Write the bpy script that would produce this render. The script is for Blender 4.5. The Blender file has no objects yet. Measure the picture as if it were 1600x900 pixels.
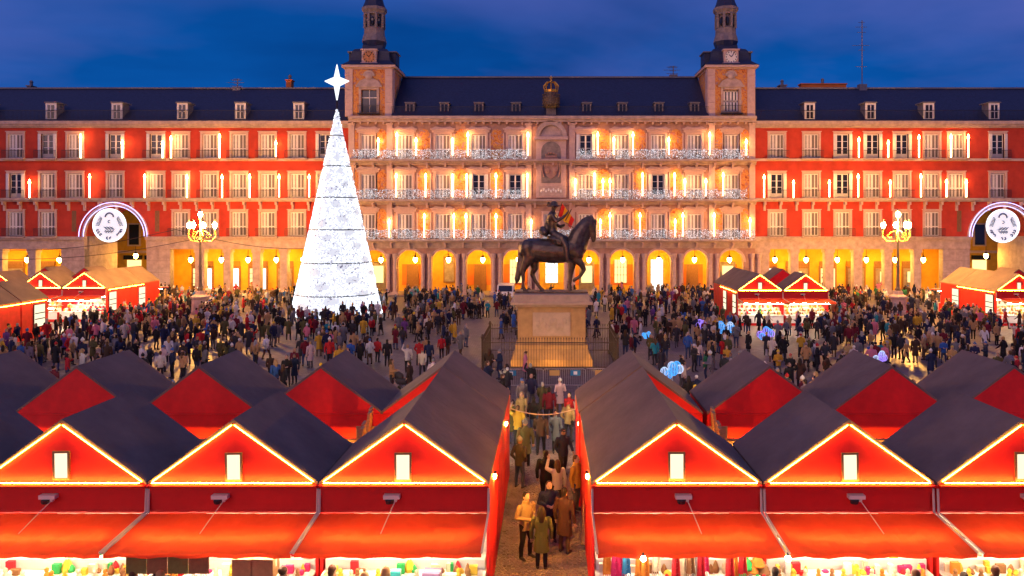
import bpy, bmesh, math, random
from mathutils import Vector, Matrix, Euler
from mathutils.bvhtree import BVHTree
R = math.radians
random.seed(7)
S = bpy.context.scene
COL = S.collection

# ------------------------------------------------------------------ camera
F, VX, VY, H = 1165.0, 857.0, 345.0, 9.24      # focal length and vanishing point in photo pixels, eye height
cam = bpy.data.cameras.new('camera'); camo = bpy.data.objects.new('camera', cam); COL.objects.link(camo)
camo.location = (0, 0, H); camo.rotation_euler = (R(90), 0, 0)
cam.sensor_width = 36; cam.lens = F / 1600 * 36
cam.shift_x = -(VX - 800) / 1600; cam.shift_y = -(450 - VY) / 1600
cam.clip_end = 2000; cam.clip_start = 0.1
S.camera = camo

# ------------------------------------------------------------------ dusk sky
W = bpy.data.worlds.new('World'); S.world = W; W.use_nodes = True
nt = W.node_tree; nt.nodes.clear(); N = nt.nodes.new; L = nt.links.new
out = N('ShaderNodeOutputWorld'); bg = N('ShaderNodeBackground'); L(bg.outputs[0], out.inputs[0])
sky = N('ShaderNodeTexSky'); sky.sky_type = 'NISHITA'; sky.sun_disc = False
sky.sun_elevation = R(1.0); sky.sun_rotation = R(215); sky.air_density = 1.2; sky.dust_density = 0.3; sky.ozone_density = 6.0
tc = N('ShaderNodeTexCoord'); sep = N('ShaderNodeSeparateXYZ'); L(tc.outputs['Generated'], sep.inputs[0])
zz = N('ShaderNodeMath'); zz.operation = 'ADD'; zz.inputs[1].default_value = 0.12; L(sep.outputs[2], zz.inputs[0])
zm = N('ShaderNodeMath'); zm.operation = 'MAXIMUM'; zm.inputs[1].default_value = 0.02; L(zz.outputs[0], zm.inputs[0])
dx = N('ShaderNodeMath'); dx.operation = 'DIVIDE'; L(sep.outputs[0], dx.inputs[0]); L(zm.outputs[0], dx.inputs[1])
dy = N('ShaderNodeMath'); dy.operation = 'DIVIDE'; L(sep.outputs[1], dy.inputs[0]); L(zm.outputs[0], dy.inputs[1])
cmb = N('ShaderNodeCombineXYZ'); L(dx.outputs[0], cmb.inputs[0]); L(dy.outputs[0], cmb.inputs[1])
def cloud(scale, seed, lo, hi):
    mp = N('ShaderNodeMapping'); mp.inputs['Location'].default_value = (seed, seed * 1.7, seed); mp.inputs['Scale'].default_value = (-1, 1, 1); L(cmb.outputs[0], mp.inputs[0])
    n = N('ShaderNodeTexNoise'); n.inputs['Scale'].default_value = scale; n.inputs['Detail'].default_value = 6; n.inputs['Roughness'].default_value = .55
    n.inputs['Distortion'].default_value = .6; L(mp.outputs[0], n.inputs['Vector'])
    r = N('ShaderNodeValToRGB'); r.color_ramp.elements[0].position = lo; r.color_ramp.elements[1].position = hi
    L(n.outputs[0], r.inputs[0]); return r.outputs[0]
def wmix(fac, a, b, blend='MIX', k=1.0):
    m = N('ShaderNodeMix'); m.data_type = 'RGBA'; m.blend_type = blend
    if hasattr(fac, 'links'):
        f = N('ShaderNodeMath'); f.operation = 'MULTIPLY'; f.inputs[1].default_value = k; L(fac, f.inputs[0]); L(f.outputs[0], m.inputs[0])
    else: m.inputs[0].default_value = fac
    for s_, v in ((6, a), (7, b)):
        if hasattr(v, 'links'): L(v, m.inputs[s_])
        else: m.inputs[s_].default_value = (*v, 1)
    return m.outputs[2]
base = wmix(1.0, sky.outputs[0], (.10, .42, 1.0), 'MULTIPLY')      # after sunset: the red is gone from the sky light
base = wmix(.78, base, (.03, 1.08, 4.6))
dark = wmix(cloud(.26, 2.6, .40, .64), base, (.01, .40, 2.0), k=.95)
pink = wmix(cloud(.2, 8.8, .46, .70), dark, (1.0, 1.2, 4.3), k=.85)
L(pink, bg.inputs[0]); bg.inputs[1].default_value = 0.118

sun = bpy.data.lights.new('sun', 'SUN'); suno = bpy.data.objects.new('sun', sun); COL.objects.link(suno)
sun.energy = 1.05; sun.angle = R(45); sun.color = (1.0, .55, .48)          # last glow of the western sky, behind the camera
suno.rotation_euler = (R(64), 0, R(-28))

S.view_settings.view_transform = 'Standard'; S.view_settings.look = 'None'
S.view_settings.exposure = 0; S.view_settings.gamma = 1; S.view_settings.use_curve_mapping = False
S.render.engine = 'CYCLES'
cy = S.cycles
cy.use_denoising = True; cy.max_bounces = 5; cy.diffuse_bounces = 3; cy.glossy_bounces = 2; cy.transmission_bounces = 3
cy.sample_clamp_indirect = 4.0; cy.sample_clamp_direct = 0; cy.caustics_reflective = False; cy.caustics_refractive = False
cy.use_light_tree = True
try: cy.denoiser = 'OPENIMAGEDENOISE'; cy.denoising_input_passes = 'RGB_ALBEDO_NORMAL'
except Exception: pass

# ------------------------------------------------------------------ materials
MATS = {}
def mat(name, col, rough=.6, metal=0., var=.0, scale=4., bump=0., col2=None, emit=None, es=0., trans=0., spec=.4, stretch=(1, 1, 1), bscale=None, alpha=1):
    m = bpy.data.materials.new(name); m.use_nodes = True; t = m.node_tree
    b = t.nodes['Principled BSDF']; b.inputs['Base Color'].default_value = (*col, 1)
    b.inputs['Roughness'].default_value = rough; b.inputs['Metallic'].default_value = metal
    b.inputs['Specular IOR Level'].default_value = spec
    if alpha < 1: b.inputs['Alpha'].default_value = alpha
    if var or bump:
        tcn = t.nodes.new('ShaderNodeTexCoord'); mp = t.nodes.new('ShaderNodeMapping'); mp.inputs['Scale'].default_value = stretch
        t.links.new(tcn.outputs['Object'], mp.inputs[0])
        n = t.nodes.new('ShaderNodeTexNoise'); n.inputs['Scale'].default_value = scale; n.inputs['Detail'].default_value = 7; n.inputs['Roughness'].default_value = .6
        t.links.new(mp.outputs[0], n.inputs['Vector'])
        if var:
            r = t.nodes.new('ShaderNodeValToRGB'); r.color_ramp.elements[0].position = .3; r.color_ramp.elements[1].position = .7
            c2 = col2 or tuple(c * (1 + var) for c in col)
            r.color_ramp.elements[0].color = (*[max(0, c * (1 - var)) for c in col], 1); r.color_ramp.elements[1].color = (*c2, 1)
            t.links.new(n.outputs[0], r.inputs[0]); t.links.new(r.outputs[0], b.inputs['Base Color'])
        if bump:
            n2 = n
            if bscale:
                n2 = t.nodes.new('ShaderNodeTexNoise'); n2.inputs['Scale'].default_value = bscale; n2.inputs['Detail'].default_value = 4
                t.links.new(mp.outputs[0], n2.inputs['Vector'])
            bp = t.nodes.new('ShaderNodeBump'); bp.inputs['Strength'].default_value = bump; bp.inputs['Distance'].default_value = .05
            t.links.new(n2.outputs[0], bp.inputs['Height']); t.links.new(bp.outputs[0], b.inputs['Normal'])
    if emit:
        b.inputs['Emission Color'].default_value = (*emit, 1); b.inputs['Emission Strength'].default_value = es
    if trans:
        tr = t.nodes.new('ShaderNodeBsdfTranslucent'); tr.inputs[0].default_value = (*[min(1, c * 1.3) for c in col], 1)
        mx = t.nodes.new('ShaderNodeMixShader'); mx.inputs[0].default_value = trans
        o = t.nodes['Material Output']; t.links.new(b.outputs[0], mx.inputs[1]); t.links.new(tr.outputs[0], mx.inputs[2]); t.links.new(mx.outputs[0], o.inputs[0])
    MATS[name] = m; return m
def emat(name, col, es, sample=True):
    m = mat(name, (.0, .0, .0), rough=.5, emit=col, es=es, spec=0)
    if not sample: m.cycles.emission_sampling = 'NONE'
    return m

# ------------------------------------------------------------------ mesh building helpers
class MB:
    def __init__(s): s.v = []; s.f = []; s.m = []; s.cur = 0
    def mt(s, i): s.cur = i; return s
    def add(s, vs, fs):
        o = len(s.v); s.v += [tuple(v) for v in vs]; s.f += [[i + o for i in f] for f in fs]; s.m += [s.cur] * len(fs); return s
    def poly(s, pts): return s.add(pts, [list(range(len(pts)))])
    def box(s, x0, x1, y0, y1, z0, z1):
        return s.add([(x0,y0,z0),(x1,y0,z0),(x1,y1,z0),(x0,y1,z0),(x0,y0,z1),(x1,y0,z1),(x1,y1,z1),(x0,y1,z1)],
                     [[0,3,2,1],[4,5,6,7],[0,1,5,4],[1,2,6,5],[2,3,7,6],[3,0,4,7]])
    def prism(s, pts, vec):
        n = len(pts); vec = Vector(vec); a = [Vector(p) for p in pts]; b = [p + vec for p in a]
        return s.add(a + b, [list(range(n))[::-1], list(range(n, 2 * n))] + [[i, (i + 1) % n, n + (i + 1) % n, n + i] for i in range(n)])
    def py(s, pts, y0, y1): return s.prism([(x, y0, z) for x, z in pts], (0, y1 - y0, 0))
    def tube(s, pts, r, n=6, caps=True, closed=False):
        pts = [Vector(p) for p in pts]; k = len(pts); rr = r if isinstance(r, (list, tuple)) else [r] * k; rings = []; up = None
        for i, p in enumerate(pts):
            if closed: d = pts[(i + 1) % k] - pts[i - 1]
            else: d = pts[min(i + 1, k - 1)] - pts[max(i - 1, 0)]
            d = d.normalized() if d.length > 1e-9 else Vector((0, 0, 1))
            if up is None or abs(up.dot(d)) > .95: up = Vector((0, 0, 1)) if abs(d.z) < .9 else Vector((1, 0, 0))
            a = d.cross(up).normalized(); b = a.cross(d).normalized(); up = b
            rings.append([p + (a * math.cos(2 * math.pi * j / n) + b * math.sin(2 * math.pi * j / n)) * rr[i] for j in range(n)])
        vs = [v for q in rings for v in q]; fs = []
        for i in range(k if closed else k - 1):
            i2 = (i + 1) % k
            for j in range(n): fs.append([i * n + j, i * n + (j + 1) % n, i2 * n + (j + 1) % n, i2 * n + j])
        if caps and not closed: fs += [list(range(n))[::-1], [(k - 1) * n + j for j in range(n)]]
        return s.add(vs, fs)
    def lathe(s, prof, c=(0, 0, 0), n=12, rot=0., sx=1., sy=1.):
        vs = []; k = len(prof)
        for r_, z_ in prof:
            for j in range(n):
                a = rot + 2 * math.pi * j / n; vs.append((c[0] + r_ * sx * math.cos(a), c[1] + r_ * sy * math.sin(a), c[2] + z_))
        fs = [[i * n + j, i * n + (j + 1) % n, (i + 1) * n + (j + 1) % n, (i + 1) * n + j] for i in range(k - 1) for j in range(n)]
        fs += [list(range(n))[::-1], [(k - 1) * n + j for j in range(n)]]
        return s.add(vs, fs)
    def ball(s, c, r, n=10, m=7):
        rx, ry, rz = r if isinstance(r, (tuple, list)) else (r, r, r)
        prof = [(max(1e-3, math.sin(math.pi * i / m)), -math.cos(math.pi * i / m)) for i in range(m + 1)]
        vs = []
        for q, z in prof:
            for j in range(n): a = 2 * math.pi * j / n; vs.append((c[0] + rx * q * math.cos(a), c[1] + ry * q * math.sin(a), c[2] + rz * z))
        fs = [[i * n + j, i * n + (j + 1) % n, (i + 1) * n + (j + 1) % n, (i + 1) * n + j] for i in range(m) for j in range(n)]
        fs += [list(range(n))[::-1], [m * n + j for j in range(n)]]
        return s.add(vs, fs)
    def loft(s, secs, n=12):           # secs: (x, y, z, rx, ry) horizontal rings from low to high
        vs = []
        for (x, y, z, rx, ry) in secs:
            for j in range(n): a = 2 * math.pi * j / n; vs.append((x + rx * math.cos(a), y + ry * math.sin(a), z))
        k = len(secs)
        fs = [[i * n + j, i * n + (j + 1) % n, (i + 1) * n + (j + 1) % n, (i + 1) * n + j] for i in range(k - 1) for j in range(n)]
        fs += [list(range(n))[::-1], [(k - 1) * n + j for j in range(n)]]
        return s.add(vs, fs)
    def limb(s, pts, rr, n=8):          # tapered capsule chain, closed pieces
        for i, (p, r_) in enumerate(zip(pts, rr)): s.ball(p, r_, n, 5)
        for i in range(len(pts) - 1): s.tube([pts[i], pts[i + 1]], [rr[i], rr[i + 1]], n)
        return s
    def tetra(s, c, r, q=0):
        x, y, z = c
        return s.add([(x, y, z + r), (x + r, y, z - r * .5), (x - r * .5, y + r * .87, z - r * .5), (x - r * .5, y - r * .87, z - r * .5)], [[0,1,2],[0,2,3],[0,3,1],[1,3,2]])
    def mesh(s, name, mats, smooth=False):
        me = bpy.data.meshes.new(name); me.from_pydata(s.v, [], s.f)
        if not isinstance(mats, (list, tuple)): mats = [mats]
        for q in mats: me.materials.append(MATS[q] if isinstance(q, str) else q)
        me.polygons.foreach_set('material_index', s.m)
        if smooth: me.polygons.foreach_set('use_smooth', [True] * len(s.f))
        me.update(); return me
    def build(s, name, mats, parent=None, loc=(0, 0, 0), rot=(0, 0, 0), smooth=False):
        return inst(name, s.mesh(name, mats, smooth), parent, loc, rot)
def inst(name, me, parent=None, loc=(0, 0, 0), rot=(0, 0, 0), scale=None):
    o = bpy.data.objects.new(name, me); COL.objects.link(o); o.location = loc; o.rotation_euler = rot
    if scale: o.scale = scale
    if parent: o.parent = parent
    return o
def tag(o, label=None, cat=None, group=None, kind=None):
    if label: o['label'] = label
    if cat: o['category'] = cat
    if group: o['group'] = group
    if kind: o['kind'] = kind
    return o
def thing(name, label, cat, loc=(0, 0, 0), rz=0, group=None):
    o = bpy.data.objects.new(name, None); COL.objects.link(o); o.location = loc; o.rotation_euler = (0, 0, rz); o.empty_display_size = .2
    return tag(o, label, cat, group)
def copy_tree(o, parent=None):
    c = o.copy(); COL.objects.link(c); c.parent = parent
    for ch in [k for k in bpy.data.objects if k.parent == o] if False else list(o.children): copy_tree(ch, c)
    return c
def ordinal(i): return ['first','second','third','fourth','fifth','sixth','seventh','eighth','ninth','tenth','eleventh','twelfth','thirteenth','fourteenth','fifteenth'][i]
def wall_holes(mb, x0, x1, z0, z1, holes, y, depth):
    xs = sorted(set([x0, x1] + [c for h in holes for c in (h[0], h[1])])); zs = sorted(set([z0, z1] + [c for h in holes for c in (h[2], h[3])]))
    xs = [c for c in xs if x0 <= c <= x1]; zs = [c for c in zs if z0 <= c <= z1]
    for i in range(len(xs) - 1):
        for j in range(len(zs) - 1):
            cx, cz = (xs[i] + xs[i + 1]) / 2, (zs[j] + zs[j + 1]) / 2
            if any(h[0] < cx < h[1] and h[2] < cz < h[3] for h in holes): continue
            mb.poly([(xs[i], y, zs[j]), (xs[i + 1], y, zs[j]), (xs[i + 1], y, zs[j + 1]), (xs[i], y, zs[j + 1])])
    for a, b, c, d in holes:
        for q in ([(a,y,c),(a,y,d),(a,y+depth,d),(a,y+depth,c)], [(b,y,c),(b,y+depth,c),(b,y+depth,d),(b,y,d)], [(a,y,d),(b,y,d),(b,y+depth,d),(a,y+depth,d)], [(a,y,c),(a,y+depth,c),(b,y+depth,c),(b,y,c)]): mb.poly(q)
def arch_bay(mb, x0, x1, z0, z1, cx, r, zs, y, depth, n=16, jamb0=None):
    """front wall x0..x1, z0..z1 with a round arch of radius r springing at zs; opening goes down to z0"""
    P = [(cx - r * math.cos(math.pi * i / n), zs + r * math.sin(math.pi * i / n)) for i in range(n + 1)]
    if x0 < cx - r: mb.poly([(x0, y, z0), (cx - r, y, z0), (cx - r, y, z1), (x0, y, z1)])
    if x1 > cx + r: mb.poly([(cx + r, y, z0), (x1, y, z0), (x1, y, z1), (cx + r, y, z1)])
    for (a, za), (b, zb) in zip(P, P[1:]):
        mb.poly([(a, y, za), (b, y, zb), (b, y, z1), (a, y, z1)])
        mb.poly([(a, y, za), (a, y + depth, za), (b, y + depth, zb), (b, y, zb)])
    for xx in (cx - r, cx + r): mb.poly([(xx, y, z0), (xx, y + depth, z0), (xx, y + depth, zs), (xx, y, zs)])
def arch_ring(mb, cx, r0, r1, zs, y0, y1, n=18):
    P = [(math.cos(math.pi * i / n), math.sin(math.pi * i / n)) for i in range(n + 1)]
    for (c0, s0), (c1, s1) in zip(P, P[1:]):
        mb.py([(cx + r0 * c0, zs + r0 * s0), (cx + r1 * c0, zs + r1 * s0), (cx + r1 * c1, zs + r1 * s1), (cx + r0 * c1, zs + r0 * s1)], y0, y1)

# ------------------------------------------------------------------ palette
mat('red_stucco', (.44, .040, .020), .85, var=.22, scale=.7, bump=.15, bscale=9)
mat('granite', (.45, .335, .29), .8, var=.25, scale=1.6, bump=.25, bscale=7)
mat('granite_dark', (.22, .18, .17), .85, var=.3, scale=2.2, bump=.25)
mat('trim', (.55, .38, .33), .7, var=.12, scale=3, bump=.1)
mat('white_wood', (.72, .68, .66), .55, var=.08, scale=5)
mat('shade_grey', (.16, .13, .13), .7)
mat('glass_dark', (.02, .022, .03), .08, spec=.6)
mat('slate', (.022, .028, .060), .55, var=.35, scale=3.0, bump=.3, bscale=14, stretch=(1, 1, 3))
mat('lead', (.16, .15, .17), .6, var=.2, scale=3)
mat('iron', (.025, .024, .026), .5, metal=.3)
mat('ochre', (.66, .34, .025), .8, var=.15, scale=1.2, bump=.1)
mat('orange_wall', (.62, .15, .02), .75, var=.12, scale=1.2)
mat('door_wood', (.20, .09, .03), .6, var=.3, scale=6, stretch=(4, 4, .6))
mat('pavement', (.20, .17, .16), .75, var=.25, scale=1.5, bump=.2)
emat('shop_light', (1, .74, .30), 1.7)
emat('shop_white', (1, .93, .82), 2.2)
emat('candle', (1, .56, .22), 20); emat('flame', (1, .42, .11), 95)
emat('lantern', (1, .50, .07), 215)
emat('globe', (1, .46, .085), 2300)
emat('led_white', (.86, .92, 1.0), 1.9)
emat('led_cool', (.50, .46, 1.0), 3.2)
mat('crown_gold', (.75, .38, .05), .35, metal=.8, var=.2, scale=6)
mat('bronze_dark', (.12, .085, .055), .5, metal=.5, var=.4, scale=5, bump=.4)
mat('clock_face', (.75, .72, .66), .5)
mat('flag_red', (.60, .02, .02), .8, trans=.3); mat('flag_yellow', (.80, .45, .02), .8, trans=.3)
def fresco():
    m = mat('fresco', (.4, .3, .2), .85); t = m.node_tree; b = t.nodes['Principled BSDF']; A = t.nodes.new
    tcn = A('ShaderNodeTexCoord'); n = A('ShaderNodeTexNoise'); n.inputs['Scale'].default_value = 1.3; n.inputs['Detail'].default_value = 5; n.inputs['Distortion'].default_value = 2.2
    t.links.new(tcn.outputs['Object'], n.inputs['Vector']); r = A('ShaderNodeValToRGB'); e = r.color_ramp.elements
    e[0].position = .30; e[0].color = (.26, .05, .02, 1); e[1].position = .72; e[1].color = (.50, .30, .22, 1)
    for p, c in ((.42, (.58, .20, .05, 1)), (.5, (.62, .32, .08, 1)), (.58, (.46, .13, .08, 1)), (.65, (.30, .24, .27, 1))): q = e.new(p); q.color = c
    t.links.new(n.outputs[0], r.inputs[0]); t.links.new(r.outputs[0], b.inputs['Base Color'])
fresco()
mat('painted_stone', (.37, .20, .165), .85, var=.32, scale=1.1, bump=.2, bscale=8, col2=(.47, .28, .22))

DB = 92.0; SB = F / DB
def fx(px): return (px - VX) / SB
def fz(py): return H - (py - VY) / SB

# ------------------------------------------------------------------ ground
def ground():
    m = mat('paving', (.2, .17, .16), .55); t = m.node_tree; b = t.nodes['Principled BSDF']; A = t.nodes.new
    tcn = A('ShaderNodeTexCoord'); br = A('ShaderNodeTexBrick'); br.inputs['Scale'].default_value = 1; br.inputs['Brick Width'].default_value = .34; br.inputs['Row Height'].default_value = .2
    br.inputs['Mortar Size'].default_value = .012; br.inputs['Color1'].default_value = (.135, .113, .115, 1); br.inputs['Color2'].default_value = (.205, .172, .172, 1); br.inputs['Mortar'].default_value = (.07, .06, .06, 1)
    t.links.new(tcn.outputs['Object'], br.inputs['Vector'])
    n = A('ShaderNodeTexNoise'); n.inputs['Scale'].default_value = .35; n.inputs['Detail'].default_value = 6; t.links.new(tcn.outputs['Object'], n.inputs['Vector'])
    r = A('ShaderNodeValToRGB'); r.color_ramp.elements[0].position = .3; r.color_ramp.elements[0].color = (.55, .55, .55, 1); r.color_ramp.elements[1].position = .7; r.color_ramp.elements[1].color = (1.15, 1.12, 1.1, 1)
    t.links.new(n.outputs[0], r.inputs[0])
    mx = A('ShaderNodeMix'); mx.data_type = 'RGBA'; mx.blend_type = 'MULTIPLY'; mx.inputs[0].default_value = 1
    t.links.new(br.outputs[0], mx.inputs[6]); t.links.new(r.outputs[0], mx.inputs[7]); t.links.new(mx.outputs[2], b.inputs['Base Color'])
    r2 = A('ShaderNodeMapRange'); r2.inputs[3].default_value = .35; r2.inputs[4].default_value = .75; t.links.new(n.outputs[0], r2.inputs[0]); t.links.new(r2.outputs[0], b.inputs['Roughness'])
    g = MB(); g.poly([(-600, -60, 0), (600, -60, 0), (600, 900, 0), (-600, 900, 0)])
    o = g.build('plaza_ground', 'paving'); tag(o, 'worn brick and slab paving of the square', kind='structure')
    mat('cobble', (.20, .15, .125), .6, var=.35, scale=2.1)
    c = MB(); rnd = random.Random(3)
    y = 15.2; row = 0
    while y < 30:
        x = -1.72 + (row % 2) * .07
        while x < 1.40:
            w = .135 + rnd.uniform(-.02, .02); d = .10; h = .018 + rnd.uniform(0, .022); a = .014
            c.add([(x,y,0),(x+w-.015,y,0),(x+w-.015,y+d-.012,0),(x,y+d-.012,0),(x+a,y+a,h),(x+w-.015-a,y+a,h+rnd.uniform(-.006,.006)),(x+w-.015-a,y+d-.012-a,h),(x+a,y+d-.012-a,h)],
                  [[4,5,6,7],[0,1,5,4],[1,2,6,5],[2,3,7,6],[3,0,4,7]])
            x += w
        y += .10; row += 1
    q = c.build('cobblestones', 'cobble', o); q['kind'] = 'stuff'
    k = MB(); k.box(-85, 85, DB - 1.6, DB + 12, 0.004, .15); tag(k.build('arcade_pavement', 'pavement'), 'raised stone pavement under the arcades', kind='structure')
ground()

# ------------------------------------------------------------------ windows (shared meshes)
def leaf_mesh(w, h, glass):
    b = MB()
    st = .09
    b.box(0, st, 0, .06, 0, h).box(w - st, w, 0, .06, 0, h).box(st, w - st, 0, .06, 0, .16 if not glass else .55).box(st, w - st, 0, .06, h - .12, h)
    if glass:
        for zz in (.55 + (h - .67) / 3, .55 + 2 * (h - .67) / 3): b.box(st, w - st, .01, .05, zz - .025, zz + .025)
        b.mt(1).box(st, w - st, .025, .035, .5, h - .1)
    else:
        b.box(w / 2 - .05, w / 2 + .05, 0, .055, .16, h - .12); b.box(st, w - st, 0, .055, h * .38, h * .38 + .12)
        b.mt(2)
        zz = .2
        b.box(st, w - st, .045, .052, .16, h - .12)
        b.mt(0)
        while zz < h - .2:
            for xa, xb in ((st, w / 2 - .05), (w / 2 + .05, w - st)):
                xm = (xa + xb) / 2; b.box(xa, xm - .03, .02, .045, zz, zz + .11); b.box(xm + .06, xb, .02, .045, zz, zz + .11)
            zz += .15
    return b.mesh('window_leaf', ['white_wood', 'glass_dark', 'shade_grey'])
WW, WH = 1.78, 3.05
LEAF_S = leaf_mesh(WW / 2 - .01, WH - .06, False); LEAF_G = leaf_mesh(WW / 2 - .16, WH - .06, True)
_f = MB(); _t = .26
_f.box(-WW/2-_t, -WW/2, -.09, .2, 0, WH+.24).box(WW/2, WW/2+_t, -.09, .2, 0, WH+.24).box(-WW/2, WW/2, -.09, .2, WH, WH+.24).box(-WW/2-_t-.08, WW/2+_t+.08, -.16, .1, WH+.242, WH+.34)
SURR = _f.mesh('window', 'trim')
_f = MB(); _f.box(-WW/2, WW/2, .22, .24, 0, WH); BACKP = _f.mesh('pane', 'glass_dark')
_f = MB(); _f.box(0, .40, 0, .05, 0, WH - .06)
for _i in range(16): _f.box(.05, .35, -.02, 0, .12 + _i * .175, .24 + _i * .175)
FOLD = _f.mesh('shutter', 'white_wood')
def rail_mesh(w, h=1.0, step=.13):
    b = MB(); b.box(-w/2, w/2, -.03, .03, h - .05, h).box(-w/2, w/2, -.02, .02, .06, .1)
    n = int(w / step)
    for i in range(n + 1): x = -w/2 + w * i / n; b.box(x - .014, x + .014, -.014, .014, .1, h - .05)
    return b.mesh('railing', 'iron')
RAILW = rail_mesh(2.7)
_f = MB(); _f.box(-1.38, 1.38, -.62, -.02, -.16, 0); _f.box(-1.2, 1.2, -.5, -.02, -.26, -.162); SLAB = _f.mesh('balcony', 'granite')
def window(parent, x, z, y=0, style=0, rail=True, sc=1.0, rnd=random):
    w = inst('window', SURR, parent, (x, y, z), scale=(sc, 1, 1))
    inst('pane', BACKP, w)
    if style == 0:
        inst('shutter', LEAF_S, w, (-WW/2 + .01, .09, .03)); inst('shutter', LEAF_S, w, (WW/2 - .01, .16, .03), (0, 0, math.pi))
    else:
        inst('casement', LEAF_G, w, (-WW/2 + .16, .12, .03)); inst('casement', LEAF_G, w, (.0, .12, .03))
        inst('shutter', FOLD, w, (-WW/2 - .26, -.13, .03), (0, 0, R(-8))); inst('shutter', FOLD, w, (WW/2 - .12, -.18, .03), (0, 0, R(8)))
    if rail:
        b = inst('balcony', SLAB, parent, (x, y, z)); inst('railing', RAILW, b, (0, -.58, 0))
    return w

# arcade lantern (a thing that hangs in each bay)
_f = MB(); _f.lathe([(.05, -.42), (.24, -.18), (.28, .05), (.2, .22)], n=8); LAN_G = _f.mesh('glass', 'lantern')
_f = MB(); _f.lathe([(.24, .22), (.30, .25), (.12, .45), (.03, .52)], n=8).tube([(0, 0, .5), (0, 0, 1.25)], .03, 5).lathe([(.03, -.56), (.07, -.46), (.03, -.42)], n=6); LAN_C = _f.mesh('cap', 'iron')
def lantern(x, y, z, label, group):
    t = thing('arcade_lantern', label, 'lantern', (x, y, z), group=group); inst('glass', LAN_G, t); inst('cap', LAN_C, t)
# candle light
_f = MB(); _f.tube([(0,0,0), (0,0,.78)], .075, 6); CAND = _f.mesh('tube', 'candle'); _f = MB(); _f.lathe([(.05, .0), (.13, .15), (.12, .30), (.05, .52), (.012, .62)], n=7); FLAM = _f.mesh('flame', 'flame', True)
_f = MB(); _f.box(-.11, .11, -.11, .11, -.06, 0); CANB = _f.mesh('socket', 'iron')
def candle(px, p0, p1, y, label, group):
    Y = DB + y; k = F / Y; x = (px - VX) / k; z0 = H - (p1 - VY) / k; z1 = H - (p0 - VY) / k
    t = thing('candle_light', label, 'candle light', (x, Y, z0), group=group)
    inst('tube', CAND, t, scale=(1, 1, z1 - z0)); inst('flame', FLAM, t, (0, 0, (z1 - z0) * .78)); inst('socket', CANB, t)

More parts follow.
